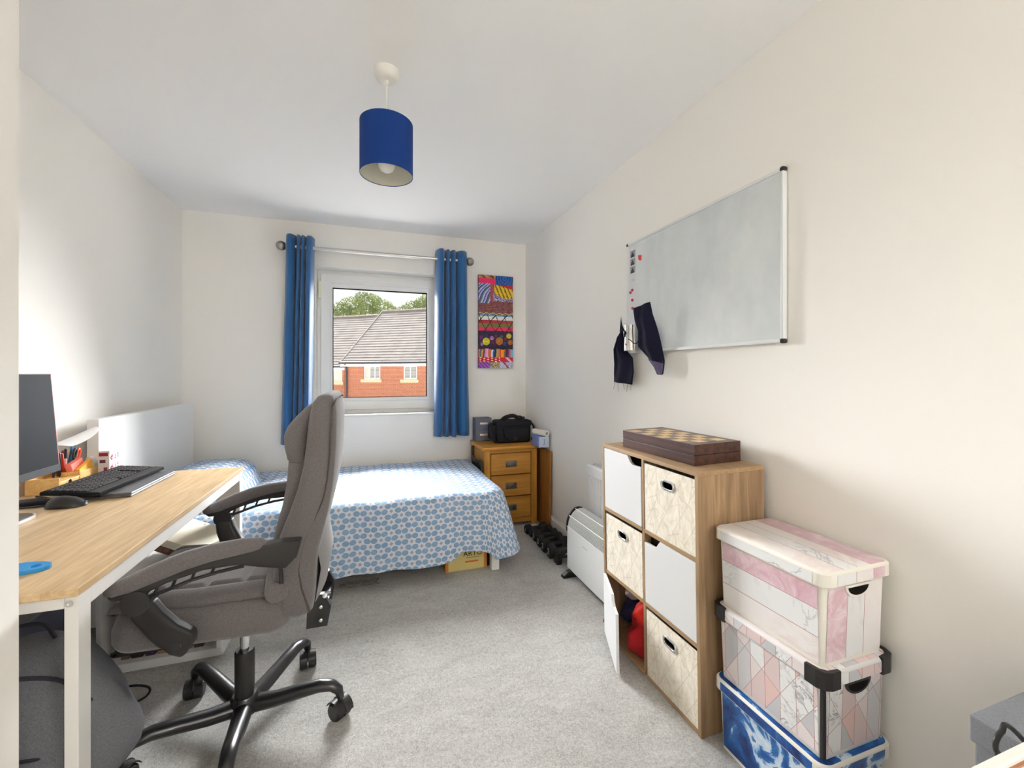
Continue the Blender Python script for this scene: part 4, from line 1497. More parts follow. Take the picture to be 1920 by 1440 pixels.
def lidded_box(label, z0, h_, fm, em, lm, sm, rimm, style):
    t = thing('storage_box', label, 'storage box', ((bxa + bxb) / 2, (bya + byb) / 2, z0))
    zt = z0 + h_
    zl = zt - .045
    tp = .006                        # taper towards the base
    b = B()
    rings = [rrect(bxa + tp, bxb - tp, bya + tp, byb - tp, .014, z0 + .0008), rrect(bxa, bxb, bya, byb, .014, zl + .01)]
    b.ring_loft(rings)
    b.build('body', rimm, t, 50)
    zm = zl - .002
    # printed faces
    B().sheet(lambda u, v: Vector((bxa + tp - .0012 - tp * v, bya + .016 + (byb - bya - .032) * u, z0 + .012 + (zm - z0 - .012) * v)), 1, 1).build('front_print', fm, t)
    B().sheet(lambda u, v: Vector((bxa + .015 + (bxb - bxa - .030) * u, bya + tp - .0012 - tp * v, z0 + .012 + (zm - z0 - .012) * v)), 1, 1).build('end_print', em, t)
    # lid
    o_ = .013
    l = B()
    l.ring_loft([rrect(bxa - o_ + .003, bxb + o_ - .003, bya - o_ + .003, byb + o_ - .003, .028, zl + .012), rrect(bxa - o_, bxb + o_, bya - o_, byb + o_, .028, zl + .008),
                 rrect(bxa - o_, bxb + o_, bya - o_, byb + o_, .028, zt - .006), rrect(bxa - o_ + .004, bxb + o_ - .004, bya - o_ + .004, byb + o_ - .004, .026, zt - .001), rrect(bxa - o_ + .008, bxb + o_ - .008, bya - o_ + .008, byb + o_ - .008, .024, zt)])
    lid = l.build('lid', rimm, t, 40)
    B().ring_loft([rrect(bxa - o_ + .006, bxb + o_ - .006, bya - o_ + .006, byb + o_ - .006, .026, zt - .0005), rrect(bxa - o_ + .008, bxb + o_ - .008, bya - o_ + .008, byb + o_ - .008, .024, zt + .0006)]).build('lid_print', lm, lid, 40)
    B().sheet(lambda u, v: Vector((bxa - o_ - .0008, bya + .02 + (byb - bya - .04) * u, zl + .010 + (zt - zl - .018) * v)), 1, 1).build('lid_edge_print', sm[0], lid)
    B().sheet(lambda u, v: Vector((bxa + .03 + (bxb - bxa - .055) * u, bya - o_ - .0008, zl + .010 + (zt - zl - .018) * v)), 1, 1).build('lid_edge_print', sm[1], lid)
    # half-moon hand hole in the near end
    hx, hz = (bxa + bxb) / 2 + .005, zl - .002
    hp = [(hx + .048 * math.cos(a), hz + .034 * math.sin(a)) for a in [PI + PI * k / 14 for k in range(15)]]
    hi = [(hx + .038 * math.cos(a), hz - .006 + .022 * math.sin(a)) for a in [PI + PI * k / 14 for k in range(15)]]
    rim_ = BLACKP if style == 'clip' else rimm
    B().prism(hp, bya - .004, bya + .003, 'y').build('hand_grip', rim_, t)
    B().prism(hi, bya - .0046, bya + .003, 'y').build('hand_hole', DARKHOLE, t)
    if style == 'clip':
        for cx_, cy_, sx, sy in ((bxa - o_, bya - o_, 1, 1), (bxb + o_, bya - o_, -1, 1), (bxa - o_, byb + o_, 1, -1), (bxb + o_, byb + o_, -1, -1)):
            ck = B()
            L2, th = .052, .004
            pts = [(cx_ + sx * L2, cy_ - sy * th), (cx_ + sx * .022, cy_ - sy * th), (cx_ + sx * .006, cy_ + sy * .003), (cx_ - sx * th, cy_ + sy * .022), (cx_ - sx * th, cy_ + sy * L2),
                   (cx_ + sx * .006, cy_ + sy * L2), (cx_ + sx * .010, cy_ + sy * .022), (cx_ + sx * .022, cy_ + sy * .010), (cx_ + sx * L2, cy_ + sy * .006)]
            ck.prism(pts, zl + .002, zt + .003, 'z')
            bev(ck.build('corner_clip', BLACKP, lid), .0015)
        B().box(bxa + .001, bxa + .012, bya + .0005, bya + .012, z0 + .004, zl + .006, .003).build('corner_strip', BLACKP, t)
    return t


GEO_F, GEO_E = geo_mat('geometric_print_side', 1), geo_mat('geometric_print_end', 0)
INK = ink_mat()
lidded_box('blue ink marble storage box at the bottom of the stack', 0, .232, INK, INK, INK, (INK, INK), CREAMP, 'plain')
lidded_box('geometric pink and grey storage box in the middle of the stack', .2335, .234, GEO_F, GEO_E, GEO_E, (GEO_F, GEO_E), mat('pale_grey_plastic', S(222, 220, 220), .4), 'clip')
lidded_box('pink and white marble storage box on top of the stack', .4685, .250,
           pink_marble('pink_marble_side', 2, [(.062, 'b'), (.135, 'w'), (.3, 'p')]),
           pink_marble('pink_marble_end', 0, [(-.03, 'p'), (.035, 'w'), (.2, 'b')]),
           pink_marble('pink_marble_lid', 0, [(-.055, 'b'), (-.005, 'w'), (.045, 'b'), (.3, 'p')]),
           (pink_marble('lid_side_print', 2, [(.5, 'w'), (.6, 'b')]), pink_marble('lid_end_print', 0, [(-.02, 'w'), (.045, 'b'), (.2, 'p')])), CREAMP, 'plain')

# ------------------------------------------------------------------ whiteboard with magnets, tin and cloths
t = thing('whiteboard', 'aluminium framed whiteboard on the right wall', 'whiteboard', (1.335, 1.53, 1.335))
wy0, wy1, wz0, wz1, wx = 1.070, 1.996, 1.325, 1.922, 1.325
m = N('whiteboard_enamel')
n_ = m.noise(m.coord(scale=(1, 1.5, 1)), 2.2, 4, .6)
WBM = m.done(m.ramp(n_, [(.35, S(206, 212, 213)), (.65, S(228, 231, 231))]), .22, spec=.5)
B().box(wx + .006, XR - .006, wy0 + .01, wy1 - .01, wz0 + .01, wz1 - .01).build('panel', WBM, t)
RAIL = mat('silver_rail', S(226, 228, 229), .45, 0)
for nm, a in (('top_rail', (wy0 + .011, wy1 - .011, wz1 - .012, wz1)), ('bottom_rail', (wy0 + .011, wy1 - .011, wz0, wz0 + .014))):
    B().box(wx, XR - .004, a[0], a[1], a[2], a[3], .003).build(nm, RAIL, t, 40)
for a in ((wy0, wy0 + .011), (wy1 - .011, wy1)):
    B().box(wx, XR - .004, a[0], a[1], wz0 + .012, wz1 - .012, .003).build('side_rail', RAIL, t, 40)
for y in (wy0, wy1):
    for z in (wz0, wz1):
        sy, sz = (1 if y == wy0 else -1), (1 if z == wz0 else -1)
        B().box(wx - .002, XR - .003, y - sy * .0025, y + sy * .014, z - sz * .0025, z + sz * .014, .006, 3).build('corner_cap', BLACKP, t, 40)

# strip of photo-booth pictures under the corner
t = thing('photo_strip', 'strip of small black and white photos on the whiteboard', 'photo strip', (wx + .004, 1.945, 1.70))
B().box(wx + .0045, wx + .0055, 1.918, 1.968, 1.69, 1.895).build('strip', mat('photo_paper', S(220, 220, 222), .5), t)
GREYP = mat('photo_grey', S(150, 150, 155), .5)
FIG = mat('photo_dark', S(52, 46, 50), .5)
for k in range(3):
    z = 1.858 - k * .042
    p_ = B().box(wx + .0039, wx + .0046, 1.921, 1.965, z - .018, z + .018).build('photo', GREYP, t)
    B().prism([(1.926, z - .017), (1.962, z - .017), (1.955, z - .002), (1.949, z + .004), (1.945, z + .013), (1.94, z + .004), (1.934, z - .004)], wx + .0034, wx + .004, 'x').build('figures', FIG, p_)
B().box(wx + .0039, wx + .0046, 1.93, 1.955, 1.722, 1.7235).build('caption_line', GREYP, t)
B().box(wx + .0039, wx + .0046, 1.928, 1.957, 1.714, 1.7155).build('caption_line', GREYP, t)
REDM = mat('red_magnet', S(214, 60, 52), .4)
PINKM = mat('crimson_magnet', S(176, 40, 70), .4)
tag(B().prism([(1.868, 1.832), (1.884, 1.835), (1.882, 1.812), (1.872, 1.806)], wx - .004, wx + .0055, 'x').build('magnet', REDM), 'red flag shaped magnet beside the photo strip', 'magnet', 'magnets on the whiteboard')
for (y, z, lab) in ((1.962, 1.655, 'crimson magnet touching the board edge below the photo strip'), (1.945, 1.665, 'crimson magnet just under the photo strip'), (1.945, 1.612, 'small crimson magnet in the middle of the column below the photos'), (1.943, 1.568, 'lowest small crimson magnet above the dark cloth')):
    tag(B().lathe([(.0075, 0), (.0075, .005), (.005, .008)], (wx + .0055, y, z), 12, Matrix.Rotation(-PI / 2, 4, 'Y')).build('magnet', PINKM, None, 40), lab, 'magnet', 'magnets on the whiteboard')

# magnetic tin holding two strips of cloth
tz0, tz1, ty, tr_ = 1.338, 1.470, 1.893, .037
txc = wx - tr_ - .002
t = thing('tin_can', 'shiny metal tin stuck to the whiteboard holding dark cloths', 'tin', (txc, ty, tz0))
TIN = mat('tinplate', (.72, .71, .69), .22, 1)
B().lathe([(tr_ - .002, tz0), (tr_, tz0 + .002), (tr_, tz1 - .042), (tr_ - .001, tz1 - .040), (tr_ - .0015, tz1), (tr_ - .003, tz1), (tr_ - .003, tz0 + .004)], (txc, ty, 0), 36).build('can', TIN, t, 30)
B().tube([(txc + (tr_ + .0005) * math.cos(a), ty + (tr_ + .0005) * math.sin(a), tz0 + .001) for a in [2 * PI * k / 28 for k in range(28)]], .002, 6, closed=True).build('base_rim', TIN, t, 60)
B().tube([(txc + (tr_ + .0004) * math.cos(a), ty + (tr_ + .0004) * math.sin(a), tz0 + .045 - .012 * math.sin((a - 4.2) * 3.2)) for a in [3.7 + .11 * k for k in range(16)]], .0022, 6).build('painted_wave', TEXT_K, t, 60)
B().tube([(txc + (tr_ + .0004) * math.cos(a), ty + (tr_ + .0004) * math.sin(a), tz0 + .035 + .006 * math.sin(a * 9)) for a in [3.15 + .05 * k for k in range(6)]], .003, 6).build('painted_red_mark', TEXT_R, t, 60)


def cloth_mat():
    m = N('navy_cord_cloth')
    c = m.coord()
    n = m.noise(c, 60, 3)
    return m.done(m.mix(n, S(14, 14, 26), S(30, 30, 54)), .95, spec=.1, Sheen_Weight=.08)


NAVY = cloth_mat()
CORD = mat('striped_lining', S(92, 84, 116), .9, var=.25, vscale=90)


def cloth_strip(name, label, left, right, m, bulge=.02, thick=.004, tip=None):
    """sheet between two 3-D edge polylines"""
    def lerp(pl, v):
        s_ = v * (len(pl) - 1)
        i = min(int(s_), len(pl) - 2)
        f = s_ - i
        f = f * f * (3 - 2 * f) * .5 + f * .5
        return Vector(pl[i]).lerp(Vector(pl[i + 1]), f)

    def fn(u, v):
        p = lerp(left, v).lerp(lerp(right, v), u)
        p.x -= bulge * math.sin(PI * u) * (.6 + .4 * math.sin(6 * v)) + .006 * math.sin(9 * u + 5 * v)
        return p
    t = thing(name, label, 'cloth', (left[0][0], left[0][1], min(p[2] for p in left + right)))
    o = B().sheet(fn, 14, 30).build('cloth', m, t, 80)
    md = o.modifiers.new('solid', 'SOLIDIFY')
    md.thickness = thick
    md.offset = 0
    return t, fn


tc_, fn_ = cloth_strip('cloth_strip', 'navy cloth strip draped over the tin towards the board middle',
    [(1.235, 1.798, 1.537), (1.245, 1.795, 1.484), (1.25, 1.775, 1.43), (1.26, 1.795, 1.352), (1.285, 1.764, 1.304), (1.31, 1.704, 1.22)],
    [(1.265, 1.704, 1.56), (1.275, 1.705, 1.5), (1.285, 1.682, 1.422), (1.295, 1.665, 1.345), (1.305, 1.651, 1.275), (1.315, 1.671, 1.215)], NAVY)
o = B().sheet(lambda u, v: fn_(.0 + 1.0 * u, .83 + .17 * v) + Vector((-.005, 0, -.004)), 10, 6).build('turned_lining', CORD, tc_, 80)
td_, fd_ = cloth_strip('cloth_strip', 'navy cloth strip hanging from the tin down past the board edge',
    [(1.235, 1.884, 1.438), (1.24, 1.939, 1.412), (1.25, 1.996, 1.349), (1.28, 2.044, 1.279), (1.3, 2.087, 1.22), (1.31, 2.103, 1.172)],
    [(1.262, 1.935, 1.452), (1.27, 1.94, 1.40), (1.285, 1.945, 1.345), (1.30, 1.905, 1.30), (1.31, 1.905, 1.225), (1.315, 1.92, 1.16)], NAVY, .018)
fr_ = B()
for k, y in enumerate((2.09, 2.05, 2.0, 1.96, 1.93)):
    fr_.tube([(1.308, y, 1.178), (1.309, y + .004 * (k % 2), 1.155), (1.31, y + .012 - .01 * (k % 3), 1.13 - .01 * (k % 2))], .0008, 4)
fr_.build('frayed_threads', NAVY, td_)
B().sheet(lambda u, v: Vector((1.252 + .01 * v, 1.90 + .05 * u + .022 * v * (1 - u) - .02 * v * u + .02 * v, 1.44 + .085 * v - .045 * v * (1 - u))), 6, 6).build('upper_corner', NAVY, td_)

# ------------------------------------------------------------------ grey boxes and table corner at the right edge
for z0, lab in ((.001, 'grey felt box on the floor under another grey box by the right wall'), (.302, 'grey felt storage box with lid near the right picture edge')):
    t = thing('felt_box', lab, 'storage box', (1.185, .31, z0))
    B().box(1.039, 1.331, .168, .463, z0, z0 + .255, .003).build('body', GREYFELT, t)
    B().box(1.034, 1.336, .163, .468, z0 + .250, z0 + .298, .003).build('lid', GREYFELT, t)
    B().box(1.0375, 1.0395, .18, .45, z0 + .225, z0 + .2265).build('seam', DARKHOLE, t)
t = thing('white_side_table', 'white side table with raised pale lip at the picture corner', 'table', (.76, .05, 0))
B().box(.52, .99, -.20, .262, .765, .785, .003).build('table_top', WHITE, t)
B().box(.515, .995, .262, .272, .765, .803, .002).build('lip', WHITE, t)
B().box(.515, .995, -.21, -.20, .765, .803, .002).build('lip', WHITE, t)
B().box(.985, .995, -.20, .262, .765, .803, .002).build('lip', WHITE, t)
B().box(.52, .985, .2595, .262, .794, .797).build('brown_trim', mat('brown_trim', S(150, 100, 70), .5), t)
for x in (.54, .96):
    for y in (-.18, .24):
        B().box(x - .015, x + .015, y - .015, y + .015, 0, .765, .002).build('leg', WHITE, t)
cb = [(1.05, 0.34, 0.604), (1.0, 0.35, 0.603), (0.897, 0.36, 0.697), (0.874, 0.36, 0.697), (0.86, 0.36, 0.688), (0.859, 0.36, 0.675), (0.866, 0.36, 0.658), (0.866, 0.36, 0.558), (0.866, 0.36, 0.2), (0.866, 0.36, 0.02), (0.836, 0.41, 0.004)]
tag(B().tube(spl(cb), .0035, 8).build('cable', BLACKP, None, 60), 'black cable looping over the grey felt box', 'cable')

# ------------------------------------------------------------------ desk
DZ = .75
t = thing('desk', 'light oak topped desk with white metal frame', 'desk', (-.91, 1.82, 0))
dx0, dx1, dy0, dy1 = -1.262, -.607, 1.178, 2.450
bev(B().box(dx0, dx1, dy0, dy1, DZ - .018, DZ).build('desktop', DESKW, t), .0015)
DW = mat('white_powder_coat', S(232, 230, 226), .4, spec=.4)
for y0_, wx_ in ((dy0 + .008, .025), (dy1 - .053, .10)):
    y1_ = y0_ + .045
    B().box(dx1 - .003 - wx_, dx1 - .003, y0_, y1_, 0, DZ - .0185, .002).build('leg', DW, t)
    B().box(dx0 + .01, dx0 + .035, y0_, y1_, 0, DZ - .0185, .002).build('leg', DW, t)
    B().box(dx0 + .035, dx1 - .003 - wx_, y0_, y1_, DZ - .045, DZ - .0185, .002).build('end_rail', DW, t)
B().box(dx1 - .028, dx1 - .004, dy0 + .053, dy1 - .053, DZ - .058, DZ - .0185, .002).build('front_rail', DW, t)
B().box(dx0 + .012, dx0 + .032, dy0 + .053, dy1 - .053, DZ - .058, DZ - .0185, .002).build('rear_rail', DW, t)
B().lathe([(.007, 0), (.007, .003), (.003, .003), (.003, .0015)], (dx1 - .018, dy0 + .008, DZ - .034), 14, Matrix.Rotation(PI / 2, 4, 'X')).build('bolt', CHROME, t, 40)
B().box(-.66, -.64, 2.24, 2.28, .672, .692, .002).build('hook', BLACKP, t)

# monitor
t = thing('monitor', 'slim black computer monitor at the back of the desk', 'monitor', (-1.13, 1.68, DZ))
MM = Matrix.Translation((-1.052, 1.68, .874)) @ Matrix.Rotation(R(-4.2), 4, 'Y')
SCR = mat('dark_screen', S(34, 38, 43), .6, spec=.05)
BEZ = mat('graphite_bezel', S(62, 65, 70), .65, spec=.15)
b = B().box(-.02, 0, -.268, .265, 0, .345, .003)
b.xf(MM)
b.build('housing', BLACKP, t)
b = B().box(-.001, .0015, -.264, .261, .024, .342)
b.xf(MM)
b.build('screen', SCR, t)
b = B().box(-.001, .003, -.268, .265, 0, .023, .001)
b.xf(MM)
b.build('chin', BEZ, t)
b = B().box(-.021, -.0005, .2645, .2675, 0, .345)
b.xf(MM)
b.build('red_edge_trim', mat('red_trim', S(170, 60, 62), .5), t)
B().box(-1.115, -1.088, 1.645, 1.715, DZ + .012, 1.05, .004).build('stand_neck', BLACKP, t)
B().ring_loft([rrect(-1.205, -1.035, 1.53, 1.835, .045, DZ + .0005), rrect(-1.205, -1.035, 1.53, 1.835, .045, DZ + .009)]).build('stand_base', ALU, t, 40)
B().ring_loft([rrect(-1.202, -1.039, 1.533, 1.831, .043, DZ + .009), rrect(-1.204, -1.041, 1.535, 1.829, .042, DZ + .011)]).build('base_mat', BLACKP, t, 40)

# laptop and keyboard
t = thing('laptop', 'closed grey laptop under the keyboard', 'laptop', (-.98, 2.17, DZ))
LG = mat('grey_aluminium', S(112, 112, 116), .4, .6)
B().box(-1.112, -.862, 1.985, 2.362, DZ + .0005, DZ + .009, .003).build('base', LG, t)
B().box(-1.112, -.862, 1.985, 2.362, DZ + .0105, DZ + .018, .003).build('lid', LG, t)
B().box(-1.105, -.866, 1.99, 2.358, DZ + .009, DZ + .0105).build('seam', CHROME, t)
KM = Matrix.Translation((-1.012, 2.175, DZ + .0265)) @ Matrix.Rotation(R(-3), 4, 'Z') @ Matrix.Rotation(R(5), 4, 'Y')
t = thing('keyboard', 'black full size keyboard resting on the laptop', 'keyboard', (0, 0, 0))
t.matrix_world = KM
MATTE = mat('matte_black', S(34, 33, 34), .9, spec=.08)
B().box(-.093, .084, -.225, .225, 0, .014, .004, 3).build('tray', MATTE, t, 50, world=False)
ky = B()
KX = [-.074, -.050, -.030, -.010, .010, .030]
for r_, x in enumerate(KX):
    for c_ in range(19):
        y = -.213 + c_ * .0225
        if r_ == 5 and 4 < c_ < 9 and c_ != 6:
            continue
        if c_ in (14,) and r_ > 1:
            continue
        w = .019 if not (r_ == 5 and c_ == 6) else .09
        ky.box(x - .0085, x + .0085, y - w / 2 + .0095, y + w / 2 + .0095, .013, .0185, .0015, 1)
stuff(ky.build('keys', mat('key_black', S(52, 50, 51), .7, spec=.2), t, world=False))
B().box(.046, .080, -.222, .222, .0135, .0155, .001).build('palm_edge', mat('satin_black', S(50, 49, 51), .6, spec=.2), t, world=False)

# mouse
t = thing('mouse', 'black wireless mouse beside the keyboard', 'mouse', (-1.015, 1.91, DZ))
b = B().ball((0, 0, 0), 1, n=24)
for v in b.bm.verts:
    p = v.co
    v.co = Vector((p.x * .056, p.y * .031 * (1 + .12 * p.x), max(p.z, -.0) * (.036 - .010 * p.x) if p.z > 0 else p.z * .002))
b.xf(Matrix.Translation((-1.015, 1.91, DZ + .0028)) @ Matrix.Rotation(R(8), 4, 'Z'))
b.build('shell', BLACKP, t, 70)
B().cyl((-.985, 1.906, DZ + .021), (-.985, 1.918, DZ + .021), .006, n=12).build('scroll_wheel', RUBBER, t, 40)
B().ball((-.962, 1.914, DZ + .014), .0028, n=8).build('indicator', mat('blue_lens', S(120, 150, 230), .2), t, 60)

# dark things lying left of the mouse
tag(B().box(-1.19, -1.06, 1.955, 2.02, DZ + .0005, DZ + .016, .005, 3, mtx=Matrix.Translation((-1.12, 1.98, 0)) @ Matrix.Rotation(R(12), 4, 'Z') @ Matrix.Translation((1.12, -1.98, 0))).build('glasses_case', BLACKF, None, 50), 'flat black case lying behind the mouse', 'case')
tag(B().tube(spl([(-1.24, 1.90, DZ + .004), (-1.17, 1.915, DZ + .006), (-1.10, 1.93, DZ + .004), (-1.075, 1.96, DZ + .004), (-1.13, 2.04, DZ + .004), (-1.2, 2.09, DZ + .004)]), .0035, 8).build('mouse_cable', BLACKP, None, 60), 'thin black cable on the desk between mouse and bamboo tray', 'cable')

# blue oval tool on the near end of the desk
t = thing('blue_cutter', 'blue oval plastic tool with a finger hole on the desk', 'tool', (-.72, 1.32, DZ))
BLU = mat('blue_plastic', S(40, 140, 205), .4)
hp = [(.030 * math.cos(a) + .028, .017 * math.sin(a)) for a in [2 * PI * k / 18 for k in range(18)]]
op = [(.068 * math.cos(a), .030 * math.sin(a) * (1 + .15 * math.cos(a))) for a in [2 * PI * k / 32 for k in range(32)]]
hh = [(.010 * math.cos(a) + .040, .010 * math.sin(a)) for a in [2 * PI * k / 14 for k in range(14)]]
b = B().prism(op, 0, .009, 'z', holes=[hh])
b.xf(Matrix.Translation((-.800, 1.325, DZ + .0005)) @ Matrix.Rotation(R(-4), 4, 'Z'))
bev(b.build('handle_body', BLU, t), .003)
for k in range(5):
    b = B().box(-.05 + k * .011, -.046 + k * .011, -.022, .022, .0085, .0105, .0008)
    b.xf(Matrix.Translation((-.800, 1.325, DZ + .0005)) @ Matrix.Rotation(R(-4), 4, 'Z'))
    b.build('grip_ridge', BLU, t)

# bamboo organiser
t = thing('desk_organiser', 'bamboo desk organiser with small drawers', 'organiser', (-1.215, 2.29, DZ))
ox0, ox1 = -1.252, -1.150
ob = DZ + .0005


def bam(x0, x1, y0, y1, z0, z1, nm='panel', par=t):
    return B().box(x0, x1, y0, y1, ob + z0, ob + z1, .001).build(nm, BAMBOO, par)


bam(ox0, ox1, 2.120, 2.127, 0, .060, 'end_panel')
bam(ox0, ox1, 2.418, 2.425, 0, .062, 'end_panel')
bam(ox0, ox1, 2.244, 2.250, 0, .060, 'partition')
bam(ox0, ox0 + .006, 2.127, 2.418, 0, .090, 'back_panel')
bam(ox0, ox1, 2.127, 2.418, 0, .005, 'floor_panel')
bam(ox0 + .006, ox1, 2.127, 2.244, .040, .045, 'mid_panel')
dd = bam(ox1 - .006, ox1 - .001, 2.129, 2.242, .005, .040, 'drawer_front')
B().lathe([(.009, 0), (.009, .001)], (ox1 - .0008, 2.186, ob + .034), 16, Matrix.Rotation(PI / 2, 4, 'Y')).build('finger_notch', DARKHOLE, dd)
bam(ox1 - .006, ox1, 2.250, 2.418, .005, .060, 'front_panel')

# pens and stationery in the organiser: each its own thing
PEN = [('black pen at the left of the organiser', 2.155, -1.235, .11, S(24, 24, 28), 3, 4), ('second black pen leaning in the organiser', 2.172, -1.225, .10, S(30, 28, 34), -6, 2),
       ('dark grey marker in the organiser', 2.190, -1.238, .105, S(50, 48, 52), 2, -5), ('red pencil leaning in the organiser', 2.212, -1.228, .125, S(208, 52, 34), -14, 2),
       ('dark red pen beside the red pencil', 2.205, -1.245, .13, S(120, 20, 26), 6, 3), ('white topped pen in the organiser', 2.222, -1.238, .135, S(220, 218, 224), 0, 3),
       ('orange highlighter in the organiser', 2.236, -1.240, .132, S(236, 120, 44), 2, 0), ('teal ruler edge standing in the organiser', 2.252, -1.245, .15, S(30, 92, 124), 10, 4),
       ('navy pen at the right of the organiser', 2.285, -1.245, .10, S(32, 40, 80), 4, 2), ('green marker at the right of the organiser', 2.300, -1.248, .115, S(22, 84, 52), 3, 2)]
for k, (lab, y, x, ln, c_, ra, rb_) in enumerate(PEN):
    pm = mat('pen_colour_%d' % k, c_, .4)
    x, y = x + .018, y + .057
    p = thing('pen', lab, 'pen', (x, y, ob + .046 if y < 2.247 else ob + .018), (R(-ra), R(rb_), 0), 'pens in the organiser')
    if k == 7:
        B().box(-.002, .002, -.014, .014, 0, ln, .0008).build('blade', pm, p, world=False)
        B().box(-.0022, .0022, -.012, .012, ln, ln + .003).build('tip', TEXT_W, p, world=False)
    else:
        B().lathe([(.002, 0), (.0052, .010), (.0052, ln * .7), (.0048, ln * .7)], (0, 0, 0), 10).build('barrel', pm, p, 40, world=False)
        B().lathe([(.0056, ln * .7), (.0056, ln - .004), (.004, ln)], (0, 0, 0), 10).build('cap', TEXT_K if k == 5 else pm, p, 40, world=False)
# scissors
t = thing('scissors', 'orange and black handled scissors in the organiser', 'scissors', (-1.205, 2.312, ob + .04), (R(-20), 0, 0))
B().tube([(0, .010 * math.cos(a), .085 + .024 * math.sin(a)) for a in [2 * PI * k / 18 for k in range(18)]], .0045, 8, closed=True).build('handle_loop', mat('orange_plastic', S(232, 84, 44), .4), t, 60, world=False)
B().tube([(0, -.022 + .009 * math.cos(a), .082 + .022 * math.sin(a)) for a in [2 * PI * k / 18 for k in range(18)]], .0045, 8, closed=True).build('handle_loop', BLACKP, t, 60, world=False)
B().prism([(-.004, 0), (.004, 0), (.008, .062), (-.014, .062)], -.002, .002, 'x').build('blades', STEEL, t, world=False)
# sticky notes
tag(B().box(-.011, .011, -.040, .040, 0, .060, .001).xf(Matrix.Translation((-1.185, 2.300, ob + .038)) @ Matrix.Rotation(R(-8), 4, 'Y') @ Matrix.Rotation(R(12), 4, 'X')).build('sticky_notes', mat('coral_paper', S(246, 130, 116), .8)), 'coral pink block of sticky notes in the organiser', 'sticky notes')
tag(B().box(-.008, .008, -.045, .045, 0, .062, .001).xf(Matrix.Translation((-1.168, 2.325, ob + .022)) @ Matrix.Rotation(R(20), 4, 'X')).build('sticky_notes', mat('amber_paper', S(242, 184, 72), .8)), 'amber block of sticky notes tilted in the right tray', 'sticky notes')
b = B().ball((0, 0, 0), 1, n=16)
rnd = random.Random(4)
for v in b.bm.verts:
    v.co = Vector((v.co.x * .018, v.co.y * .038, v.co.z * .030)) * (.8 + .45 * rnd.random())
b.xf(Matrix.Translation((-1.178, 2.382, ob + .070)))
tag(b.build('crumpled_wrapper', mat('clear_wrapper', S(222, 222, 220), .25, spec=.6)), 'crumpled pale wrapper stuffed in the right tray', 'wrapper')
# sheet of paper bridging the pens
tag(B().sheet(lambda u, v: Vector((-1.220 + .09 * u + .022 * v - .055 * v * v * u, 2.175 + .255 * v - .015 * u, .931 + .044 * v ** 1.3 + .003 * math.sin(4 * u))), 4, 10).build('paper_sheet', mat('white_paper', S(238, 236, 234), .8), None, 70), 'white sheet of paper balanced on top of the pens', 'paper')

# red and white carton
t = thing('tea_carton', 'small white carton with red print behind the keyboard', 'carton', (-1.128, 2.416, DZ))
B().box(-1.149, -1.108, 2.366, 2.449, ob, ob + .122, .001).build('carton_body', mat('white_card', S(236, 236, 238), .6), t)
ze = ob + .012
B().box(-1.145, -1.113, 2.3645, 2.3665, ze + .088, ze + .103).build('red_band', TEXT_R, t)
B().box(-1.142, -1.122, 2.3645, 2.3665, ze + .058, ze + .072).build('dark_print', mat('plum_print', S(96, 50, 66), .6), t)
B().box(-1.128, -1.115, 2.3645, 2.3665, ze + .02, ze + .038).build('red_band', TEXT_R, t)
for (y, z, r_) in ((2.384, .078, .010), (2.384, .030, .012)):
    pr_ = B().lathe([(r_, 0), (r_, .001)], (-1.1078, y, ze + z), 14, Matrix.Rotation(PI / 2, 4, 'Y'))
    pr_.prism([(y - .003, ze + z + r_ * .8), (y + .005, ze + z + r_ * 1.7), (y + .004, ze + z + r_ * .6)], -1.1078, -1.1068, 'x')
    pr_.build('fruit_print', TEXT_R, t)
    B().prism([(y - .004, ze + z - .004), (y + .004, ze + z - .004), (y + .004, ze + z + .004), (y - .004, ze + z + .002)], -1.1072, -1.1060, 'x').build('fruit_highlight', TEXT_W, t)
MAUVE = mat('mauve_print', S(150, 110, 130), .6)
for (y, z) in ((2.413, .078), (2.433, .082), (2.413, .034), (2.433, .036)):
    B().box(-1.1085, -1.1072, y - .005, y + .005, ze + z - .009, ze + z - .002).box(-1.1085, -1.1072, y - .003, y + .003, ze + z + .001, ze + z + .012).build('small_print', MAUVE, t)

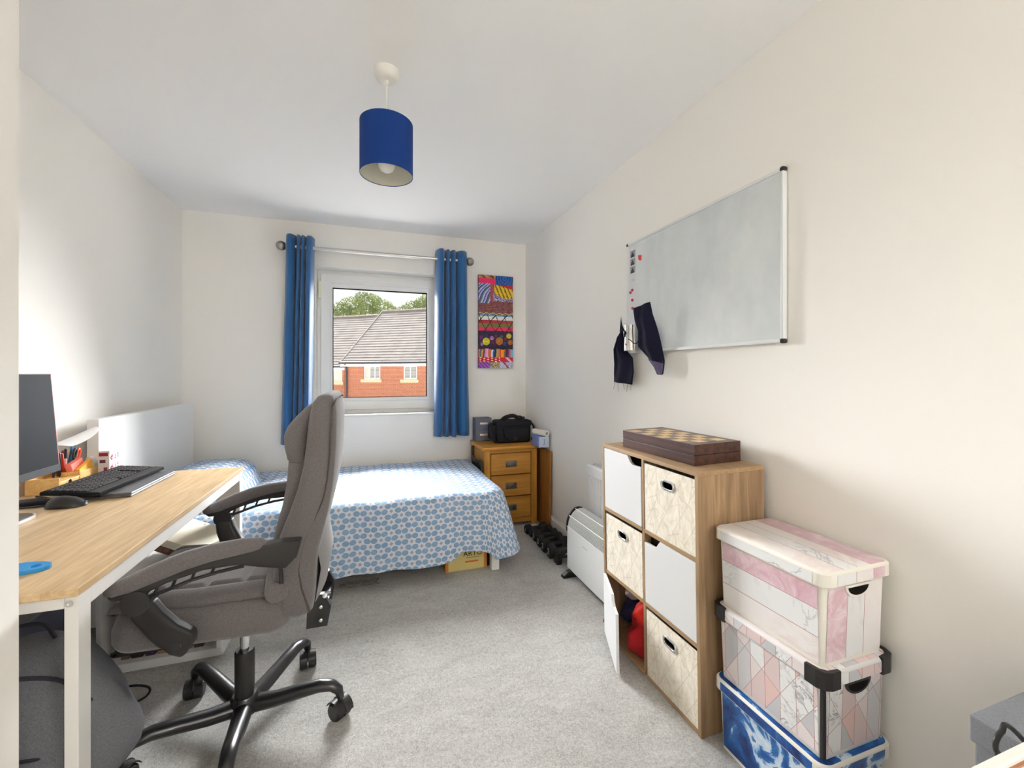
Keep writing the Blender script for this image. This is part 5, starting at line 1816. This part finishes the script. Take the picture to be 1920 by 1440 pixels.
# ------------------------------------------------------------------ under the desk
t = thing('low_shelf', 'low white open shelf box under the desk', 'shelf', (-.82, 2.27, 0))
lx0, lx1, ly0, ly1, lh = -1.035, -.608, 2.118, 2.392, .40
for (x0, x1, z0, z1, nm) in ((lx0, lx1, .02, .045, 'bottom_board'), (lx0, lx1, lh - .02, lh, 'top_board'), (lx0, lx0 + .018, .045, lh - .02, 'side_board'), (lx1 - .018, lx1, .045, lh - .02, 'side_board')):
    B().box(x0, x1, ly0, ly1, z0, z1, .001).build(nm, HEADB, t)
B().box(lx0, lx1, ly1 - .008, ly1, .045, lh - .02).build('back_board', HEADB, t)
B().box(lx0, lx1, ly0 + .02, ly1, 0, .02).build('plinth', HEADB, t)
for k, (x, w, h_, c_) in enumerate(((-.70, .035, .23, S(60, 40, 36)), (-.742, .03, .25, S(110, 70, 60)), (-.785, .04, .22, S(40, 40, 46)), (-.83, .03, .24, S(150, 120, 90)), (-.87, .035, .21, S(70, 50, 70)), (-.915, .04, .25, S(48, 34, 30)), (-.955, .03, .22, S(120, 100, 90)))):
    o = B().box(x - w / 2 + .001, x + w / 2 - .001, ly0 + .03, ly0 + .2, .0455, .0455 + h_, .002).build('book', mat('book_%d' % k, c_, .7))
    tag(o, ['dark brown book at the right of the low shelf', 'reddish book second from the right in the low shelf', 'charcoal book in the low shelf', 'tan book in the low shelf', 'plum book in the low shelf', 'very dark book left of centre in the low shelf', 'beige book at the left of the low shelf'][k], 'book', 'books in the low shelf')
# tilted cream box file on the low shelf
FM = Matrix.Translation((-.80, 2.30, .455)) @ Matrix.Rotation(R(-24), 4, 'Z') @ Matrix.Rotation(R(14), 4, 'Y')
t = thing('box_file', 'cream box file lying tilted under the desk', 'box file', (0, 0, 0))
t.matrix_world = FM
B().box(-.13, .15, -.10, .115, .012, .045, .002).build('lid', mat('cream_board', S(236, 232, 214), .5), t, world=False)
B().box(-.125, .145, -.095, .11, -.02, .012).build('tray', mat('brown_board_edge', S(92, 66, 50), .7), t, world=False)
for x in (.0, .08):
    B().lathe([(.003, 0), (.003, .0008)], (x, .095, .045), 10).build('rivet', TEXT_K, t, world=False)
ps = B()
for k in range(7):
    ps.box(-.11 + k * .034, -.088 + k * .034, -.0965, -.094, -.014, .004)
ps.build('ribbed_spine', mat('maroon_ribs', S(110, 70, 66), .6), t, world=False)

# backpack
BPK = mat('grey_melange_fabric', S(116, 117, 122), .95, spec=.1, var=.2, vscale=320, bump=.25, bscale=400)
BPD = mat('dark_backpack_fabric', S(58, 58, 64), .9, spec=.15, bump=.2, bscale=400)
t = thing('backpack', 'grey fabric backpack slumped under the near end of the desk', 'backpack', (-.80, 1.46, 0))
b = B().ball((0, 0, 0), 1, n=40)
for v in b.bm.verts:
    p = v.co
    k = 1 + .06 * math.sin(5 * p.z + 3 * p.x) + .04 * math.sin(7 * p.y + 4 * p.z)
    zz = p.z
    sx = .22 * (1 - .28 * max(0, zz))
    v.co = Vector((math.copysign(abs(p.x) ** .8, p.x) * sx * k, math.copysign(abs(p.y) ** .8, p.y) * .15 * k, .26 + zz * .262 * (1 if zz > 0 else 1)))
    v.co.z = max(v.co.z, .003)
b.xf(Matrix.Translation((-.85, 1.46, 0)) @ Matrix.Rotation(R(-10), 4, 'Z'))
b.build('main_bag', BPK, t, 80)
b = B().ball((0, 0, 0), 1, n=28)
for v in b.bm.verts:
    p = v.co
    v.co = Vector((math.copysign(abs(p.x) ** .7, p.x) * .135, p.y * .05, math.copysign(abs(p.z) ** .7, p.z) * .12))
b.xf(Matrix.Translation((-.83, 1.325, .20)) @ Matrix.Rotation(R(-10), 4, 'Z'))
b.build('front_pocket', BPK, t, 80)
B().tube(spl([(-.94, 1.322, .30), (-.86, 1.285, .325), (-.78, 1.29, .32), (-.70, 1.325, .29)]), .004, 6).build('pocket_zip', BPD, t, 60)
B().tube(spl([(-.93, 1.36, .455), (-.87, 1.33, .49), (-.79, 1.33, .49), (-.73, 1.36, .45), (-.69, 1.40, .36)]), .005, 6).build('main_zip', BPD, t, 60)
B().tube(spl([(-.90, 1.47, .515), (-.88, 1.455, .555), (-.82, 1.45, .56), (-.80, 1.46, .515)]), .008, 8, flat=.6).build('top_handle', BPD, t, 60)
B().tube(spl([(-.98, 1.40, .46), (-1.0, 1.33, .40), (-.97, 1.29, .30), (-.92, 1.27, .18), (-.90, 1.27, .06), (-.86, 1.26, .02)]), .014, 8, flat=.4).build('shoulder_strap', BPD, t, 60)
B().tube([(-.76, 1.285, .305), (-.765, 1.275, .27), (-.78, 1.275, .20)], .003, 6).build('zip_pull', BPD, t, 60)
tag(B().box(-1.18, -1.02, 1.66, 2.03, .0005, .44, .004).build('desk_shade_block', mat('slate_shade', S(52, 54, 66), .5)), 'dark slate block standing in for shade under the desk behind the backpack', 'shade block')  # dark block added in place of the shade under the desk
tag(B().tube(spl([(-.96, 2.02, .0045), (-.88, 2.03, .005), (-.815, 2.0, .005), (-.80, 1.95, .005), (-.84, 1.915, .005), (-.90, 1.93, .005), (-.95, 1.90, .0045)]), .004, 8).build('floor_cable', BLACKP, None, 60), 'black cable looped on the carpet beside the backpack', 'cable')

# ------------------------------------------------------------------ office chair
CRX, CRY = -.41, 1.67
t = thing('office_chair', 'grey brown upholstered office chair on black five star base', 'office chair', (CRX, CRY, 0))
B().lathe([(.03, .062), (.045, .066), (.047, .105), (.036, .122)], (CRX, CRY, 0), 24).build('hub', BLACKM, t, 40)
B().lathe([(.030, .11), (.030, .268), (.027, .274), (.02, .274)], (CRX, CRY, 0), 24).build('gas_column_cover', BLACKP, t, 40)
B().cyl((CRX, CRY, .27), (CRX, CRY, .43), .0145, n=18).build('gas_lift', CHROME, t, 40)
B().box(CRX - .10, CRX + .12, CRY - .08, CRY + .08, .405, .437, .006).build('tilt_mechanism', BLACKM, t)
for k, a in enumerate((-10, 59, 134, 203, 275)):
    ca, sa = math.cos(R(a)), math.sin(R(a))
    rl_ = .315
    P = lambda r, z: (CRX + r * ca, CRY + r * sa, z)
    lg = B().tube([P(.03, .085), P(.10, .093), P(.18, .110), P(.245, .122), P(.285, .118), P(.308, .100), P(.315, .072)], [.031, .028, .0255, .0235, .021, .018, .013], 14, flat=.85)
    leg = lg.build('base_leg', BLACKM, t, 60)
    wz = .026
    ax = Vector((-sa, ca, 0))
    dr = R(a + 40 * (1 if k % 2 else -1))
    cd = Vector((math.cos(dr), math.sin(dr), 0))
    sd = Vector((-cd.y, cd.x, 0))
    pc = Vector(P(.315, wz)) + cd * -.006
    pc.z = .031
    for sg_ in (-1, 1):
        c0 = pc + sd * (.0025 * sg_)
        c1 = pc + sd * (.031 * sg_)
        B().tube([c0, c0.lerp(c1, .75), c1], [.031, .031, .025], 20).build('caster_wheel', BLACKP, leg, 40)
    hd_ = B()
    hv = [pc + cd * (.037 * math.cos(q)) + Vector((0, 0, .037 * math.sin(q))) for q in [R(5 + 150 * j / 8) for j in range(9)]]
    hd_.tube(hv, .004, 8).cyl(pc + Vector((0, 0, .012)), Vector(P(.315, .085)), .009, n=10)
    hd_.ring_loft([[p + sd * .029 for p in hv] + [p + sd * .029 - Vector((0, 0, .004)) for p in reversed(hv)], [p - sd * .029 for p in hv] + [p - sd * .029 - Vector((0, 0, .004)) for p in reversed(hv)]])
    hd_.build('caster_hood', BLACKP, leg, 50)

# seat
SY0, SY1 = 1.425, 1.915


def rr3(x0, x1, y0, y1, r, z, n=6):
    return rrect(x0, x1, y0, y1, r, z, n)


seat_r = [(.436, .028, .02), (.440, .012, .035), (.455, .002, .045), (.485, -.002, .05), (.515, .002, .05), (.535, .012, .045), (.545, .03, .035)]
b = B()
b.ring_loft([rr3(-.690 + i_ + .010 * (z - .436) / .1, -.232 - i_, SY0 + i_, SY1 - i_, r_ + .015, z + .012 * 0) for z, i_, r_ in seat_r])
for v in b.bm.verts:                  # waterfall front, gently rising base at the front
    f = max(0, (-.45 - v.co.x) / .24)
    v.co.z += .018 * f * f
b.build('seat_base', CHAIRF, t, 60)


def cushion_z(x, y):
    u = (x + .68) / .40
    v = (y - 1.45) / .44
    e = min(1, min(u, 1 - u, v, 1 - v) / .16)
    e = max(0, e)
    z = .548 + .034 * math.sqrt(max(0, 1 - (1 - e) ** 2)) + .012 * max(0, (-.5 - x) / .18)
    g_ = 0
    for q in (.28, .52, .76):
        g_ = max(g_, math.exp(-((u - q) / .018) ** 2) * (1 if abs(v - .5) < .36 else .3))
    for q in (.14, .5, .86):
        g_ = max(g_, math.exp(-((v - q) / .016) ** 2))
    return z - .011 * g_


b = B().sheet(lambda u, v: Vector((-.685 + .41 * u, 1.445 + .45 * v, cushion_z(-.68 + .40 * u, 1.45 + .44 * v))), 70, 60)
o = b.build('seat_cushion', CHAIRF, t, 80)
m_ = o.modifiers.new('solid', 'SOLIDIFY')
m_.thickness = .02
m_.offset = -1
# backrest shell: stacked rounded sections
prof = [  # z, front x, rear x, half width, corner radius
    (.470, -.235, -.190, .225, .02), (.485, -.262, -.172, .236, .03), (.53, -.276, -.166, .242, .035), (.60, -.282, -.164, .245, .035), (.65, -.279, -.158, .246, .035),
    (.72, -.264, -.142, .246, .035), (.79, -.238, -.126, .246, .034), (.86, -.214, -.114, .246, .033), (.93, -.198, -.107, .245, .032), (1.00, -.190, -.103, .243, .030),
    (1.06, -.185, -.102, .238, .030), (1.10, -.181, -.103, .230, .030), (1.128, -.173, -.108, .218, .026), (1.146, -.160, -.116, .200, .018), (1.152, -.148, -.126, .18, .008)]
b = B()
BCY = 1.667
b.ring_loft([rr3(f, r_, BCY - w, BCY + w, min(c_, (r_ - f) * .48), z) for z, f, r_, w, c_ in prof])
b.build('backrest', CHAIRF, t, 70)
# inner padding that stands proud of the side bolsters
pad = [(.60, -.292, .165), (.66, -.296, .178), (.745, -.278, .184), (.80, -.262, .186), (.857, -.252, .187), (.90, -.247, .186), (.935, -.246, .178)]
b = B()
b.ring_loft([rr3(f - .004, f + .07, BCY - w, BCY + w, .03, z) for z, f, w in pad])
b.build('back_cushion', CHAIRF, t, 70)
hp_ = [(.925, -.238, .172), (.945, -.252, .188), (.985, -.260, .192), (1.02, -.262, .192), (1.05, -.252, .190), (1.08, -.228, .186), (1.105, -.205, .176), (1.122, -.185, .160)]
b = B()
b.ring_loft([rr3(f, f + .075, BCY - w, BCY + w, .034, z) for z, f, w in hp_])
b.build('head_cushion', CHAIRF, t, 70)
# side piping and bolster seam
PIPE = mat('dark_piping', S(74, 66, 63), .9)
for yy in (BCY - .2435, BCY + .2435):
    pp = [(-.112, 1.12), (-.118, 1.04), (-.120, .965), (-.127, .89), (-.139, .832), (-.166, .765), (-.189, .716), (-.201, .667), (-.207, .622), (-.199, .565), (-.176, .490)]
    B().tube([(x, yy + (.006 if z > 1.08 else 0) * (1 if yy < BCY else -1), z) for x, z in pp], .0028, 6).build('piping', PIPE, t, 60)
    B().tube([(-.166, yy, .765), (-.20, yy, .735), (-.235, yy, .715), (-.262, yy, .710)], .0022, 6).build('seam', PIPE, t, 60)
B().tube(spl([(-.112, BCY - .232, 1.118), (-.108, BCY - .16, 1.135), (-.106, BCY, 1.138), (-.108, BCY + .16, 1.135), (-.112, BCY + .232, 1.118)]), .003, 6).build('top_seam', PIPE, t, 60)
# lower side rolls between seat and back
b = B()
b.tube([(-.268, 1.418, .566), (-.268, 1.50, .566), (-.268, 1.83, .566), (-.268, 1.916, .566)], [.030, .046, .046, .030], 16)
b.build('lumbar_roll', CHAIRF, t, 70)
# rear pocket
B().sheet(lambda u, v: Vector((-.158 - .010 + .020 * math.sin(PI * u) + .018 * (1 - abs(2 * v - 1)) , BCY - .19 + .38 * u, .49 + .21 * v)), 14, 8).build('rear_pocket', CHAIRF, t, 80)
B().prism([(-.205, .362), (-.140, .362), (-.128, .425), (-.150, .470), (-.20, .475)], 1.565, 1.585, 'y').prism([(-.205, .362), (-.140, .362), (-.128, .425), (-.150, .470), (-.20, .475)], 1.745, 1.765, 'y').box(-.36, -.14, 1.585, 1.745, .405, .425).build('recline_bracket', BLACKM, t)
for z in (.385, .43):
    B().ball((-.160, 1.562, z), .007, (1, .5, 1), 10).build('bracket_bolt', CHROME, t, 60)
B().cyl((-.146, 1.545, .475), (-.140, 1.62, .445), .008, n=10).build('recline_rod', CHROME, t, 50)
B().tube([(-.255, 1.408, .69), (-.252, 1.404, .655), (-.25, 1.402, .60)], [.003, .004, .007], 8).build('recline_lever', BLACKP, t, 50)
B().box(-.685, -.56, 1.47, 1.49, .425, .440, .003).box(-.685, -.56, 1.85, 1.87, .425, .440, .003).cyl((-.68, 1.47, .436), (-.68, 1.87, .436), .008, n=10).build('footrest_frame', BLACKM, t)

# armrests
for yc in (1.335, 1.995):
    arm = B()
    up = [(-.186, .750), (-.235, .752), (-.29, .745), (-.36, .738), (-.44, .722), (-.51, .700), (-.575, .672), (-.625, .662)]
    lo = [(-.612, .650), (-.57, .648), (-.50, .678), (-.42, .700), (-.34, .703), (-.29, .690), (-.225, .676), (-.197, .705)]
    arm.prism(up + lo, yc - .021, yc + .021, 'y')
    a_ = bev(arm.build('arm_frame', BLACKP, t), .006, 3)
    pd = B()
    path = [(-.278, .738), (-.286, .742), (-.33, .742), (-.40, .735), (-.46, .722), (-.52, .702), (-.575, .680), (-.615, .668), (-.632, .664)]
    pd.tube([(x, yc, z + .003) for x, z in path], [.012, .022, .027, .029, .030, .030, .028, .024, .012], 14, flat=.82)
    pd.build('arm_pad', CHAIRF, t, 70)
    lb = B().tube([(-.553, yc, .640), (-.51, yc, .652), (-.45, yc, .672), (-.39, yc, .684), (-.33, yc, .692)], .005, 8)
    for x, z0_, z1_ in ((-.525, .648, .675), (-.487, .660, .688), (-.445, .672, .698), (-.40, .682, .704)):
        lb.tube([(x - .006, yc, z0_), (x + .004, yc, z1_)], .004, 6)
    lb.build('arm_truss', BLACKP, t, 50)
    B().cyl((-.562, yc - .026, .640), (-.562, yc + .026, .640), .031, n=24).build('arm_knuckle', BLACKP, t, 40)
    ps_ = [(-.592, .640), (-.534, .640), (-.516, .598), (-.488, .562), (-.452, .536), (-.456, .512), (-.487, .477), (-.515, .492), (-.552, .535), (-.582, .590)]
    sgn = 1 if yc < 1.6 else -1
    B()
    ps_ = [(x, z if z > .6 else .6 - (.6 - z) * 1.28) for x, z in ps_]
    po = B().prism(ps_, yc - .022, yc + .022, 'y')
    for v in po.bm.verts:          # leans in to meet the seat side
        v.co.y += sgn * .060 * max(0, (.64 - v.co.z) / .20)
    bev(po.build('arm_post', BLACKP, t, 50), .013, 4)
    B().lathe([(.012, 0), (.012, .003)], (-.494, yc + sgn * .0236, .492), 16, Matrix.Rotation(sgn * PI / 2, 4, 'X')).build('screw_cap', BLACKM, t, 40)
